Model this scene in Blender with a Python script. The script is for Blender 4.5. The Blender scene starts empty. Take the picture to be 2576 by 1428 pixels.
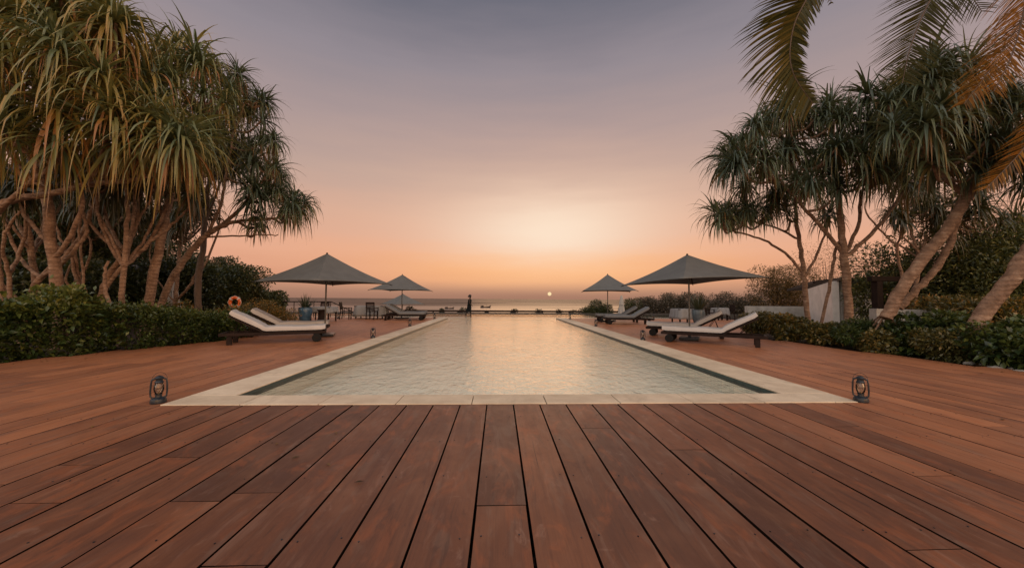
import bpy, bmesh, math, random
import numpy as np
from mathutils import Vector, Matrix, Euler
R = math.radians
random.seed(7); rng = np.random.default_rng(11)
sc = bpy.context.scene
C = sc.collection

# ------------------------------------------------------------------ camera
F = 900.0; CX, CY = 1288.0, 714.0           # photo measured on a 2576 x 1428 grid
CAM = Vector((0, 0, 1.2))
ROT = Matrix.Rotation(R(-2.1), 3, 'Z') @ Matrix.Rotation(R(92.4), 3, 'X') @ Matrix.Rotation(R(0.37), 3, 'Z')
cd = bpy.data.cameras.new('camera'); cam = bpy.data.objects.new('camera', cd); C.objects.link(cam)
cd.sensor_width = 36; cd.lens = 36 * F / 2576; cd.clip_start = 0.05; cd.clip_end = 60000
cam.matrix_world = Matrix.Translation(CAM) @ ROT.to_4x4()
sc.camera = cam
def ray(px, py): return ROT @ Vector(((px - CX) / F, -(py - CY) / F, -1))
def P(px, py, Y):
    d = ray(px, py); return CAM + d * (Y / d.y)
def G(px, py, z=0.0):
    d = ray(px, py); return CAM + d * ((z - CAM.z) / d.z)

# ------------------------------------------------------------------ sky, sun, exposure
def s2l(r, g, b):
    f = lambda c: (c / 12.92 if c <= .04045 else ((c + .055) / 1.055) ** 2.4)
    return (f(r / 255), f(g / 255), f(b / 255), 1)
SUN_AZ, SUN_EL = R(8.1), R(0.85)
world = bpy.data.worlds.new('World'); sc.world = world; world.use_nodes = True
nt = world.node_tree; nt.nodes.clear()
class NB:
    def __init__(s, t): s.t = t
    def n(s, typ, **k):
        o = s.t.nodes.new(typ)
        for a, b in k.items(): setattr(o, a, b)
        return o
    def put(s, sock, v):
        if isinstance(v, bpy.types.NodeSocket): s.t.links.new(v, sock)
        else: sock.default_value = v
    def math(s, op, a, b=0.0, c=0.0, clamp=False):
        o = s.n('ShaderNodeMath', operation=op, use_clamp=clamp)
        s.put(o.inputs[0], a); s.put(o.inputs[1], b); s.put(o.inputs[2], c)
        return o.outputs[0]
    def mix(s, f, a, b, blend='MIX'):
        o = s.n('ShaderNodeMix', data_type='RGBA', blend_type=blend)
        s.put(o.inputs[0], f); s.put(o.inputs[6], a); s.put(o.inputs[7], b)
        return o.outputs[2]
    def ramp(s, f, stops, interp='LINEAR'):
        o = s.n('ShaderNodeValToRGB'); r = o.color_ramp; r.interpolation = interp
        while len(r.elements) < len(stops): r.elements.new(0.5)
        for e, (p, c) in zip(r.elements, stops): e.position = p; e.color = c
        s.put(o.inputs[0], f); return o.outputs[0]
    def sep(s, v):
        o = s.n('ShaderNodeSeparateXYZ'); s.put(o.inputs[0], v); return o.outputs
    def noise(s, vec, scale, detail=3, rough=.55, dist=0.0):
        o = s.n('ShaderNodeTexNoise'); s.put(o.inputs['Vector'], vec)
        o.inputs['Scale'].default_value = scale; o.inputs['Detail'].default_value = detail
        o.inputs['Roughness'].default_value = rough; o.inputs['Distortion'].default_value = dist
        return o.outputs['Fac']
    def mapping(s, vec, scale=(1, 1, 1), loc=(0, 0, 0)):
        o = s.n('ShaderNodeMapping'); s.put(o.inputs[0], vec)
        o.inputs['Scale'].default_value = scale; o.inputs['Location'].default_value = loc
        return o.outputs[0]
    def smooth(s, v, a, b):
        o = s.n('ShaderNodeMapRange', interpolation_type='SMOOTHSTEP')
        s.put(o.inputs[0], v); o.inputs[1].default_value = a; o.inputs[2].default_value = b
        return o.outputs[0]
w = NB(nt)
gen = w.n('ShaderNodeTexCoord').outputs['Generated']
dx, dy, dz = w.sep(gen)
hz_ = w.math('MULTIPLY', w.math('SUBTRACT', w.noise(w.mapping(gen, (2.2, 2.2, 17)), 1.7, 4, .55), .5), .055)   # thin uneven haze layers
dz = w.math('ADD', dz, w.math('MULTIPLY', hz_, w.smooth(dz, .005, .12)))
el = w.math('ARCSINE', dz); az = w.math('SUBTRACT', w.math('ARCTAN2', dx, dy), SUN_AZ)
base = w.ramp(w.math('MAXIMUM', dz, 0.0), [
    (0.0, s2l(150, 112, 96)), (.016, s2l(172, 128, 106)), (.05, s2l(216, 152, 122)), (.12, s2l(228, 168, 138)),
    (.21, s2l(212, 168, 146)), (.31, s2l(186, 160, 150)), (.42, s2l(167, 149, 149)), (.54, s2l(145, 137, 145)),
    (.65, s2l(110, 110, 122)), (1.0, s2l(100, 104, 120))])
def gauss(a0, sa, e0, se):
    u = w.math('DIVIDE', w.math('SUBTRACT', az, a0), sa); v = w.math('DIVIDE', w.math('SUBTRACT', el, e0), se)
    q = w.math('ADD', w.math('MULTIPLY', u, u), w.math('MULTIPLY', v, v))
    return w.math('POWER', 2.718, w.math('MULTIPLY', q, -1.0))
col = w.mix(w.math('MULTIPLY', gauss(0.0, .58, .17, .25), .52), base, s2l(246, 196, 164))
col = w.mix(w.math('MULTIPLY', gauss(0.0, .42, .080, .058), .92), col, s2l(254, 174, 98))
col = w.mix(w.math('MULTIPLY', gauss(0.0, .27, .185, .108), .88), col, s2l(255, 231, 206))
col = w.mix(w.math('MULTIPLY', gauss(0.0, 1.2, .0, .032), .85), col, s2l(160, 116, 97))
# the unseen half of the dome, away from the sunset: brightened as added fill light
behind = w.smooth(dy, .42, -.38)
up = w.math('MAXIMUM', dz, 0.0)
back_c = w.ramp(up, [(0.0, (1.7, 1.25, .95, 1)), (.3, (1.6, 1.40, 1.22, 1)), (1.0, (1.0, .98, 1.02, 1))])
warm = w.math('SUBTRACT', w.math('ABSOLUTE', w.math('SUBTRACT', az, R(166))), 0.0)  # added warm glow behind the camera to gild the trees and parasols
wv = w.math('ADD', w.math('POWER', w.math('DIVIDE', warm, .95), 2.0), w.math('POWER', w.math('DIVIDE', w.math('SUBTRACT', el, .10), .38), 2.0))
back_c = w.mix(w.math('MULTIPLY', w.math('POWER', 2.718, w.math('MULTIPLY', wv, -1.0)), .85), back_c, (4.6, 2.35, .95, 1))
col = w.mix(behind, col, back_c)
col = w.mix(w.smooth(dz, -.004, -.03), col, (.10, .07, .055, 1))
# the pale sun disc low in the haze
sd = Vector((math.sin(SUN_AZ) * math.cos(SUN_EL), math.cos(SUN_AZ) * math.cos(SUN_EL), math.sin(SUN_EL)))
dot = w.n('ShaderNodeVectorMath', operation='DOT_PRODUCT'); w.put(dot.inputs[0], gen); dot.inputs[1].default_value = sd
disc = w.smooth(dot.outputs['Value'], math.cos(R(.33)), math.cos(R(.25)))
col = w.mix(disc, col, (1.0, .77, .42, 1))
bg = w.n('ShaderNodeBackground'); w.put(bg.inputs[0], col); bg.inputs[1].default_value = 1.0
nt.links.new(bg.outputs[0], w.n('ShaderNodeOutputWorld').inputs[0])
ld = bpy.data.lights.new('sun', 'SUN'); ld.energy = 0.22; ld.angle = R(26); ld.color = (1, .55, .25)
sun = bpy.data.objects.new('sun', ld); C.objects.link(sun)
sun.rotation_euler = (-sd).to_track_quat('-Z', 'Y').to_euler()
sc.view_settings.view_transform = 'Standard'; sc.view_settings.look = 'None'
sc.view_settings.exposure = 0.0; sc.view_settings.gamma = 1.0
sc.render.engine = 'CYCLES'
sc.cycles.use_denoising = True
sc.cycles.max_bounces = 8; sc.cycles.diffuse_bounces = 1; sc.cycles.transparent_max_bounces = 12
sc.cycles.sample_clamp_indirect = 4.0

# ------------------------------------------------------------------ materials
MATS = {}
def newmat(name):
    m = bpy.data.materials.new(name); m.use_nodes = True
    t = m.node_tree; t.nodes.clear(); b = NB(t)
    out = b.n('ShaderNodeOutputMaterial'); MATS[name] = m
    return m, b, out
def pbsdf(b, col, rough=.6, spec=.5, metal=0.0, normal=None):
    p = b.n('ShaderNodeBsdfPrincipled')
    b.put(p.inputs['Base Color'], col); b.put(p.inputs['Roughness'], rough)
    b.put(p.inputs['Specular IOR Level'], spec); p.inputs['Metallic'].default_value = metal
    if normal is not None: b.t.links.new(normal, p.inputs['Normal'])
    return p
def bump(b, h, strength=.3, dist=.02):
    o = b.n('ShaderNodeBump'); o.inputs['Strength'].default_value = strength; o.inputs['Distance'].default_value = dist
    b.put(o.inputs['Height'], h); return o.outputs[0]
def objco(b): return b.n('ShaderNodeTexCoord').outputs['Object']
def simple(name, c, rough=.6, var=.25, scale=8.0, spec=.5, metal=0.0, bumps=0.15, bscale=60, stretch=(1, 1, 1)):
    m, b, out = newmat(name); co = b.mapping(objco(b), stretch)
    n = b.noise(co, scale, 5)
    lo = tuple(x * (1 - var) for x in c) + (1,); hi = tuple(min(1, x * (1 + var)) for x in c) + (1,)
    cc = b.ramp(n, [(.3, lo), (.7, hi)])
    r = b.math('ADD', b.math('MULTIPLY', n, .25), rough - .12)
    p = pbsdf(b, cc, r, spec, metal, bump(b, b.noise(co, bscale, 4), bumps, .01) if bumps else None)
    b.t.links.new(p.outputs[0], out.inputs[0]); return m
simple('dark_wood', (.017, .010, .008), .65, .4, 6, spec=.12)
simple('teak', (.13, .062, .035), .5, .35, 7)
simple('pergola_wood', (.16, .075, .045), .65, .4, 5)
simple('roof_shingle', (.045, .033, .028), .9, .4, 9)
simple('white_cloth', (.235, .24, .245), .85, .06, 3, spec=.2, bumps=.1, bscale=30)
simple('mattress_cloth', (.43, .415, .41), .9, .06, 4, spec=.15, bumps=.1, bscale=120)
simple('shaded_mattress', (.15, .155, .16), .9, .08, 4, spec=.1, bumps=.1, bscale=120)  # mattress cloth with backlit shade put into its colour, for far loungers
simple('folded_cloth', (.34, .32, .30), .9, .08, 4, spec=.1)
simple('grey_canvas', (.118, .120, .118), .9, .10, 3, spec=.15, bumps=.12, bscale=150)
simple('pebble', (.20, .185, .165), .9, .3, 12, bumps=.4, bscale=30)
simple('pole_metal', (.085, .078, .07), .5, .2, 10, spec=.3, bumps=0)
simple('black_metal', (.012, .016, .022), .3, .4, 30, bumps=.05)
simple('black_rubber', (.010, .010, .010), .7, .3, 20, spec=.15)
simple('blue_glaze', (.045, .10, .16), .22, .35, 5, bumps=.03)
simple('dark_stone', (.05, .045, .04), .8, .35, 6, bumps=.4, bscale=25)
simple('white_plaster', (.62, .58, .54), .9, .12, 2.0, spec=.2, bumps=.25, bscale=20)
simple('grey_plaster', (.36, .34, .31), .9, .22, 3.0, spec=.2, bumps=.3, bscale=20)
simple('orange_plastic', (.75, .13, .015), .45, .15, 6, bumps=0)
simple('white_band', (.7, .66, .6), .5, .1, 6, bumps=0)
simple('brass', (.35, .25, .12), .35, .2, 10, metal=.8, bumps=0)
simple('skin', (.030, .018, .013), .6, .1, 8, spec=.2, bumps=0)
simple('dress_dark', (.006, .008, .008), .9, .3, 9, spec=.08)
simple('sarong', (.007, .009, .010), .9, .3, 12, spec=.08)
simple('hair', (.010, .007, .006), .5, .3, 40)
simple('soil', (.035, .022, .015), .95, .5, 3, spec=.2, bumps=.6, bscale=18)
simple('twig', (.10, .065, .045), .85, .3, 12)
simple('boat_hull', (.03, .02, .016), .7, .3, 2)
simple('flower_orange', (.65, .11, .02), .6, .3, 20, bumps=0)

def deck_mat():
    m, b, out = newmat('deck_wood'); co = objco(b)
    at = b.n('ShaderNodeAttribute', attribute_name='tint').outputs['Fac']
    x, y, z = b.sep(co)
    cmb = b.n('ShaderNodeCombineXYZ'); b.put(cmb.inputs[0], x)
    b.put(cmb.inputs[1], y); b.put(cmb.inputs[2], b.math('MULTIPLY', at, 37.0))
    v = cmb.outputs[0]
    grain = b.noise(b.mapping(v, (34, 1.1, 1)), 1.0, 6, .62, .5)
    grain2 = b.noise(b.mapping(v, (110, 3.0, 1)), 1.0, 4, .6)
    blot = b.noise(b.mapping(v, (2.6, 1.2, 1)), 1.0, 4, .6, .4)
    stain = b.noise(b.mapping(v, (5, 3.2, 1)), 1.3, 6, .7, 1.2)
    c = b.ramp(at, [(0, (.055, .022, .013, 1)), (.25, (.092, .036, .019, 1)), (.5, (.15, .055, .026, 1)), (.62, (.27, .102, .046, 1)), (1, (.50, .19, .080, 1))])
    c = b.mix(b.smooth(grain, .42, .75), c, b.mix(.55, c, (.055, .022, .014, 1)))
    c = b.mix(b.math('MULTIPLY', b.smooth(grain2, .5, .8), .35), c, (.06, .025, .016, 1))
    c = b.mix(b.math('MULTIPLY', b.smooth(blot, .45, .72), .38), c, b.mix(.5, c, (.36, .17, .095, 1)))
    c = b.mix(b.math('MULTIPLY', b.smooth(blot, .50, .28), .5), c, (.085, .036, .024, 1))
    c = b.mix(b.math('MULTIPLY', b.smooth(stain, .60, .74), .5), c, (.055, .028, .022, 1))
    c = b.mix(b.math('MULTIPLY', b.smooth(stain, .40, .26), .30), c, (.36, .21, .15, 1))
    pat = b.noise(b.mapping(v, (5.5, 2.6, 1)), 1.0, 5, .62, 1.0); pat2 = b.noise(b.mapping(v, (9, 2.2, 1)), 1.0, 4, .6, .6)
    c = b.mix(b.math('MULTIPLY', b.smooth(pat, .52, .66), .50), c, b.mix(.55, c, (.34, .095, .030, 1)))
    c = b.mix(b.math('MULTIPLY', b.smooth(pat2, .54, .68), .42), c, b.mix(.6, c, (.17, .115, .085, 1)))
    worn = b.noise(b.mapping(v, (7, .9, 1)), 1.6, 5, .72, .8); crack = b.noise(b.mapping(v, (60, .55, 1)), 1.0, 3, .5, .3)
    c = b.mix(b.math('MULTIPLY', b.smooth(worn, .55, .72), .26), c, (.30, .175, .125, 1))
    c = b.mix(b.math('MULTIPLY', b.smooth(worn, .42, .30), .45), c, (.038, .018, .013, 1))
    c = b.mix(b.math('MULTIPLY', b.smooth(crack, .72, .76), .7), c, (.018, .010, .008, 1))
    r = b.math('ADD', .34, b.math('MULTIPLY', stain, .30))
    h = b.math('ADD', b.math('MULTIPLY', grain, .7), b.math('MULTIPLY', grain2, .3))
    p = pbsdf(b, c, r, .42, 0, bump(b, h, .30, .004))
    b.t.links.new(p.outputs[0], out.inputs[0])
deck_mat()

def leaf_mat(name, stops, rough=.38, trans=.25, spec=.5):
    m, b, out = newmat(name)
    at = b.n('ShaderNodeAttribute', attribute_name='tint').outputs['Fac']
    n = b.noise(objco(b), 9.0, 3)
    c = b.ramp(b.math('ADD', at, b.math('MULTIPLY', b.math('SUBTRACT', n, .5), .22)), [(p, q + (1,)) for p, q in stops])
    p = pbsdf(b, c, rough, spec)
    tr = b.n('ShaderNodeBsdfTranslucent'); b.put(tr.inputs[0], b.mix(.5, c, (.16, .13, .02, 1)))
    mx = b.n('ShaderNodeMixShader'); mx.inputs[0].default_value = trans
    b.t.links.new(p.outputs[0], mx.inputs[1]); b.t.links.new(tr.outputs[0], mx.inputs[2])
    b.t.links.new(mx.outputs[0], out.inputs[0])
leaf_mat('pandan_cool', [(0, (.030, .046, .032)), (.3, (.062, .088, .056)), (.55, (.105, .130, .062)), (.8, (.18, .155, .05)), (1, (.20, .095, .03))])
leaf_mat('pandan_warm', [(0, (.045, .062, .028)), (.25, (.095, .125, .060)), (.48, (.18, .175, .055)), (.72, (.30, .205, .045)), (1, (.28, .12, .03))])
leaf_mat('pandan_dark', [(0, (.012, .020, .010)), (.4, (.035, .042, .018)), (.7, (.075, .062, .022)), (1, (.13, .065, .02))])
leaf_mat('frond_green', [(0, (.030, .034, .012)), (.5, (.075, .070, .018)), (1, (.16, .11, .025))])
leaf_mat('frond_orange', [(0, (.075, .040, .012)), (.4, (.26, .105, .018)), (.75, (.42, .17, .026)), (1, (.50, .25, .05))], trans=.4)
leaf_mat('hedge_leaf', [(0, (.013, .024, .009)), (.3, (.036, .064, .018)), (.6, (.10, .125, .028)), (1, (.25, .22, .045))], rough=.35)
leaf_mat('bush_warm', [(0, (.034, .038, .014)), (.35, (.11, .10, .030)), (.7, (.28, .165, .036)), (1, (.48, .20, .035))])
leaf_mat('bush_grey', [(0, (.035, .032, .024)), (.4, (.075, .062, .045)), (.75, (.12, .095, .065)), (1, (.20, .15, .10))], trans=.2)
leaf_mat('tree_green', [(0, (.014, .022, .010)), (.4, (.036, .050, .020)), (.75, (.085, .092, .026)), (1, (.17, .14, .035))])
leaf_mat('tree_olive', [(0, (.026, .034, .014)), (.35, (.070, .085, .028)), (.7, (.16, .155, .04)), (1, (.30, .21, .05))])
leaf_mat('tree_brown', [(0, (.05, .035, .015)), (.4, (.12, .075, .028)), (.75, (.20, .11, .035)), (1, (.28, .15, .05))])
leaf_mat('agave_leaf', [(0, (.012, .022, .014)), (.5, (.028, .045, .026)), (1, (.07, .075, .04))])

def bark_mat():
    m, b, out = newmat('pandan_bark'); co = objco(b)
    ring = b.n('ShaderNodeTexWave', wave_type='BANDS', bands_direction='Z')
    b.put(ring.inputs['Vector'], co); ring.inputs['Scale'].default_value = 3.2
    ring.inputs['Distortion'].default_value = 5.0; ring.inputs['Detail'].default_value = 3; ring.inputs['Detail Scale'].default_value = 1.2
    n = b.noise(co, 6, 5)
    c = b.ramp(n, [(.25, (.11, .062, .038, 1)), (.55, (.25, .152, .100, 1)), (.8, (.40, .28, .195, 1))])
    c = b.mix(b.math('MULTIPLY', b.smooth(ring.outputs['Fac'], .75, 1.0), .35), c, (.09, .055, .04, 1))
    h = b.math('ADD', b.noise(co, 26, 5), b.math('MULTIPLY', ring.outputs['Fac'], .35))
    p = pbsdf(b, c, .85, .25, 0, bump(b, h, 1.0, .03)); b.t.links.new(p.outputs[0], out.inputs[0])
bark_mat()
def stone_mat():
    m, b, out = newmat('coping_stone'); co = objco(b)
    n = b.noise(co, 2.2, 6, .65); f = b.noise(co, 55, 4)
    c = b.ramp(n, [(.3, (.50, .40, .30, 1)), (.65, (.68, .57, .44, 1))])
    c = b.mix(b.math('MULTIPLY', b.smooth(f, .55, .75), .25), c, (.30, .25, .19, 1))
    at = b.n('ShaderNodeAttribute', attribute_name='tint').outputs['Fac']
    c = b.mix(1.0, c, b.ramp(at, [(0, (.86, .83, .78, 1)), (1, (1.0, .98, .95, 1))]), 'MULTIPLY')
    st = b.noise(co, 1.1, 5, .7, .8); c = b.mix(b.math('MULTIPLY', b.smooth(st, .52, .66), .35), c, (.26, .20, .145, 1))
    p = pbsdf(b, c, .7, .3, 0, bump(b, f, .2, .004)); b.t.links.new(p.outputs[0], out.inputs[0])
stone_mat()
def tile_mat(name, c1, c2, mortar, s):
    m, b, out = newmat(name); co = objco(b)
    br = b.n('ShaderNodeTexBrick'); b.put(br.inputs['Vector'], co); br.offset = 0
    br.inputs['Color1'].default_value = c1; br.inputs['Color2'].default_value = c2; br.inputs['Mortar'].default_value = mortar
    br.inputs['Scale'].default_value = s; br.inputs['Brick Width'].default_value = .5; br.inputs['Row Height'].default_value = .5
    br.inputs['Mortar Size'].default_value = .02
    p = pbsdf(b, br.outputs[0], .3, .5); b.t.links.new(p.outputs[0], out.inputs[0])
tile_mat('pool_tile', (.82, .75, .61, 1), (.72, .69, .58, 1), (.60, .56, .46, 1), 5)
tile_mat('edge_tile', (.012, .035, .038, 1), (.02, .05, .05, 1), (.03, .045, .04, 1), 5)
def water_mats():
    m, b, out = newmat('pool_water'); co = objco(b)
    a = b.noise(b.mapping(co, (1.0, .8, 1)), 2.4, 3, .55, .8); c = b.noise(b.mapping(co, (1, .75, 1)), 7.5, 4, .6, .6)
    d = b.noise(co, .55, 2)
    h = b.math('ADD', b.math('MULTIPLY', a, .6), b.math('MULTIPLY', c, .5))
    h = b.math('MULTIPLY', h, b.math('ADD', .45, b.math('MULTIPLY', d, 1.1)))
    nm = bump(b, h, 1.0, .050)
    fr = b.n('ShaderNodeFresnel'); bf = b.n('ShaderNodeNewGeometry').outputs['Backfacing']
    b.put(fr.inputs[0], b.math('ADD', 1.36, b.math('MULTIPLY', bf, 1 / 1.36 - 1.36))); b.t.links.new(nm, fr.inputs['Normal'])
    gl = b.n('ShaderNodeBsdfGlossy'); gl.inputs['Roughness'].default_value = .075; b.t.links.new(nm, gl.inputs['Normal'])
    gl.inputs['Color'].default_value = (.60, .52, .47, 1)
    tr = b.n('ShaderNodeBsdfTransparent'); tr.inputs[0].default_value = (.94, .985, .975, 1)
    mx = b.n('ShaderNodeMixShader'); b.t.links.new(fr.outputs[0], mx.inputs[0])
    b.t.links.new(tr.outputs[0], mx.inputs[1]); b.t.links.new(gl.outputs[0], mx.inputs[2])
    b.t.links.new(mx.outputs[0], out.inputs[0])
    m, b, out = newmat('sea_water'); co = objco(b)
    a = b.noise(b.mapping(co, (.02, .09, 1)), 1.0, 4, .6); c = b.noise(b.mapping(co, (.004, .012, 1)), 1.0, 3, .6)
    h = b.math('ADD', a, b.math('MULTIPLY', c, 2.0))
    cc = b.ramp(c, [(.35, (.045, .032, .026, 1)), (.65, (.070, .050, .040, 1))])
    nm = bump(b, h, .5, 1.2)
    df = b.n('ShaderNodeBsdfDiffuse'); b.put(df.inputs[0], cc); b.t.links.new(nm, df.inputs['Normal'])
    gl = b.n('ShaderNodeBsdfGlossy'); gl.inputs['Roughness'].default_value = .22; b.t.links.new(nm, gl.inputs['Normal'])
    x, y, z = b.sep(co)
    chop = b.math('ADD', b.math('MULTIPLY', b.smooth(y, 330, 560), .24), b.math('MULTIPLY', b.math('SUBTRACT', c, .5), .9))   # wind-roughened water offshore
    mx = b.n('ShaderNodeMixShader'); b.put(mx.inputs[0], b.math('SUBTRACT', .46, chop, clamp=True))
    b.t.links.new(df.outputs[0], mx.inputs[1]); b.t.links.new(gl.outputs[0], mx.inputs[2]); b.t.links.new(mx.outputs[0], out.inputs[0])
    m, b, out = newmat('lamp_glass')
    gl = b.n('ShaderNodeBsdfGlossy'); gl.inputs['Roughness'].default_value = .03
    tr = b.n('ShaderNodeBsdfTransparent'); tr.inputs[0].default_value = (.9, .9, .88, 1)
    fr = b.n('ShaderNodeFresnel'); fr.inputs[0].default_value = 1.45
    mx = b.n('ShaderNodeMixShader'); b.t.links.new(fr.outputs[0], mx.inputs[0])
    b.t.links.new(tr.outputs[0], mx.inputs[1]); b.t.links.new(gl.outputs[0], mx.inputs[2]); b.t.links.new(mx.outputs[0], out.inputs[0])
water_mats()

# ------------------------------------------------------------------ object helpers
def tag(o, label=None, cat=None, group=None, kind=None):
    if label: o['label'] = label
    if cat: o['category'] = cat
    if group: o['group'] = group
    if kind: o['kind'] = kind
    return o
def thing(name, label, cat, loc=(0, 0, 0), rz=0.0, group=None):
    o = bpy.data.objects.new(name, None); C.objects.link(o); o.empty_display_size = .2
    o.location = loc; o.rotation_euler = (0, 0, rz)
    return tag(o, label, cat, group)
def raw(name, V, Fa, mat, parent=None, tint=None, smooth=False):
    V = np.asarray(V, dtype=np.float32); Fa = np.asarray(Fa, dtype=np.int32); k = Fa.shape[1]
    me = bpy.data.meshes.new(name); me.vertices.add(len(V)); me.vertices.foreach_set('co', V.ravel())
    me.loops.add(Fa.size); me.loops.foreach_set('vertex_index', Fa.ravel())
    me.polygons.add(len(Fa)); me.polygons.foreach_set('loop_start', np.arange(0, Fa.size, k, dtype=np.int32))
    if smooth: me.polygons.foreach_set('use_smooth', np.ones(len(Fa), dtype=bool))
    me.update(calc_edges=True); me.validate()
    if tint is not None:
        a = me.attributes.new('tint', 'FLOAT', 'POINT'); a.data.foreach_set('value', np.asarray(tint, dtype=np.float32))
    me.materials.append(MATS[mat])
    o = bpy.data.objects.new(name, me); C.objects.link(o)
    if parent is not None: o.parent = parent
    return o
class MB:
    def __init__(s): s.v = []; s.f = []; s.t = []; s.cur = .5
    def add(s, vs, fs):
        n = len(s.v); s.v += [tuple(v) for v in vs]; s.f += [tuple(i + n for i in f) for f in fs]; s.t += [s.cur] * len(vs); return s
    def box(s, x0, x1, y0, y1, z0, z1, M=None):
        vs = [Vector(p) for p in ((x0, y0, z0), (x1, y0, z0), (x1, y1, z0), (x0, y1, z0), (x0, y0, z1), (x1, y0, z1), (x1, y1, z1), (x0, y1, z1))]
        if M is not None: vs = [M @ v for v in vs]
        return s.add(vs, [(3, 2, 1, 0), (4, 5, 6, 7), (0, 1, 5, 4), (1, 2, 6, 5), (2, 3, 7, 6), (3, 0, 4, 7)])
    def bbox(s, x0, x1, y0, y1, z0, z1, b, M=None):
        bm = bmesh.new(); bmesh.ops.create_cube(bm, size=1)
        for v in bm.verts: v.co = ((x0 + x1) / 2 + v.co.x * (x1 - x0), (y0 + y1) / 2 + v.co.y * (y1 - y0), (z0 + z1) / 2 + v.co.z * (z1 - z0))
        bmesh.ops.bevel(bm, geom=bm.edges[:], offset=b, segments=2, affect='EDGES', profile=.5)
        vs = [v.co.copy() for v in bm.verts]; bm.verts.index_update()
        if M is not None: vs = [M @ v for v in vs]
        s.add(vs, [[v.index for v in f.verts] for f in bm.faces]); bm.free(); return s
    def tube(s, pts, rad, n=8, cap=True):
        pts = [Vector(p) for p in pts]
        if not isinstance(rad, (list, tuple)): rad = [rad] * len(pts)
        vs = []; fs = []; up = None
        for i, p in enumerate(pts):
            t = (pts[min(i + 1, len(pts) - 1)] - pts[max(i - 1, 0)])
            if t.length < 1e-9: t = Vector((0, 0, 1))
            t.normalize()
            if up is None: up = Vector((1, 0, 0)) if abs(t.x) < .8 else Vector((0, 1, 0))
            a = t.cross(up); a = a.normalized() if a.length > 1e-6 else t.orthogonal().normalized()
            bb = a.cross(t); up = bb
            for k in range(n):
                q = 2 * math.pi * k / n; vs.append(p + (a * math.cos(q) + bb * math.sin(q)) * rad[i])
        for i in range(len(pts) - 1):
            for k in range(n):
                k2 = (k + 1) % n; fs.append((i * n + k, i * n + k2, (i + 1) * n + k2, (i + 1) * n + k))
        if cap: fs.append(tuple(range(n - 1, -1, -1))); fs.append(tuple((len(pts) - 1) * n + k for k in range(n)))
        return s.add(vs, fs)
    def lathe(s, prof, n=20, M=None):
        vs = []; fs = []
        for r, z in prof:
            for k in range(n):
                q = 2 * math.pi * k / n; v = Vector((max(r, 1e-4) * math.cos(q), max(r, 1e-4) * math.sin(q), z)); vs.append(M @ v if M is not None else v)
        for i in range(len(prof) - 1):
            for k in range(n):
                k2 = (k + 1) % n; fs.append((i * n + k, i * n + k2, (i + 1) * n + k2, (i + 1) * n + k))
        fs.append(tuple(range(n - 1, -1, -1))); fs.append(tuple((len(prof) - 1) * n + k for k in range(n)))
        return s.add(vs, fs)
    def build(s, name, mat, parent=None, smooth=False, tint=False):
        me = bpy.data.meshes.new(name); me.from_pydata(s.v, [], s.f)
        bm = bmesh.new(); bm.from_mesh(me); bmesh.ops.recalc_face_normals(bm, faces=bm.faces[:]); bm.to_mesh(me); bm.free()
        if smooth:
            me.polygons.foreach_set('use_smooth', np.ones(len(me.polygons), dtype=bool))
            me.set_sharp_from_angle(angle=R(40))
        if tint:
            a = me.attributes.new('tint', 'FLOAT', 'POINT'); a.data.foreach_set('value', s.t)
        me.update(); me.materials.append(MATS[mat])
        o = bpy.data.objects.new(name, me); C.objects.link(o)
        if parent is not None: o.parent = parent
        return o
def smoothpts(pts, k=5):
    """Catmull-Rom through rows of (x,y,z,r)."""
    a = np.asarray(pts, dtype=float); out = []
    for i in range(len(a) - 1):
        p0, p1, p2, p3 = a[max(i - 1, 0)], a[i], a[i + 1], a[min(i + 2, len(a) - 1)]
        for j in range(k):
            t = j / k
            out.append(.5 * ((2 * p1) + (p2 - p0) * t + (2 * p0 - 5 * p1 + 4 * p2 - p3) * t * t + (3 * p1 - p0 - 3 * p2 + p3) * t ** 3))
    out.append(a[-1]); return np.array(out)

# ------------------------------------------------------------------ setting: ground, sea, pool, deck
LX0, LX1, RX0, RX1 = -3.74, -3.20, 3.66, 4.30      # coping edges, left and right
FY0, FY1, EY, WY = 4.15, 4.54, 22.7, 29.2          # coping front, inner, deck end, infinity edge
BXL, BXR = -15.5, 14.8                              # ends of the cross arm of the pool
def ground_z(x, y):
    if -16 < x < 15.2 and 22.5 < y < 30.0: return -1.75
    if -5.2 < x < 5.8 and 3.0 < y <= 30.0: return -1.75
    if y <= 22.5: return -.07 if (x < -7 or x > 7.4 or y < -3) else -.5
    if y < 30: return -.3
    if y < 48: return -1.0
    return max(-9.0, -1.0 - (y - 48) * .5)
xs = [-400, -200, -100, -60, -40, -30, -22, -16.2, -15.9, -12, -9, -7.1, -6.9, -5.3, -5.1, 0, 5.7, 5.9, 7.3, 7.5, 9, 12, 15.1, 15.3, 22, 30, 40, 60, 100, 200, 400]
ys = [-60, -30, -15, -8, -2, 2.9, 3.1, 8, 12, 16, 20, 22.4, 22.6, 26, 29.9, 30.1, 33, 36, 40, 44, 47.9, 50, 56, 62, 70]
gv = [(x, y, ground_z(x, y)) for y in ys for x in xs]; nx = len(xs)
gf = [(j * nx + i, j * nx + i + 1, (j + 1) * nx + i + 1, (j + 1) * nx + i) for j in range(len(ys) - 1) for i in range(nx - 1)]
tag(raw('ground', gv, gf, 'soil'), 'dark garden soil around the deck and down to the shore', 'ground', kind='structure')
SEA = -7.0
sx = 30000.0
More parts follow.
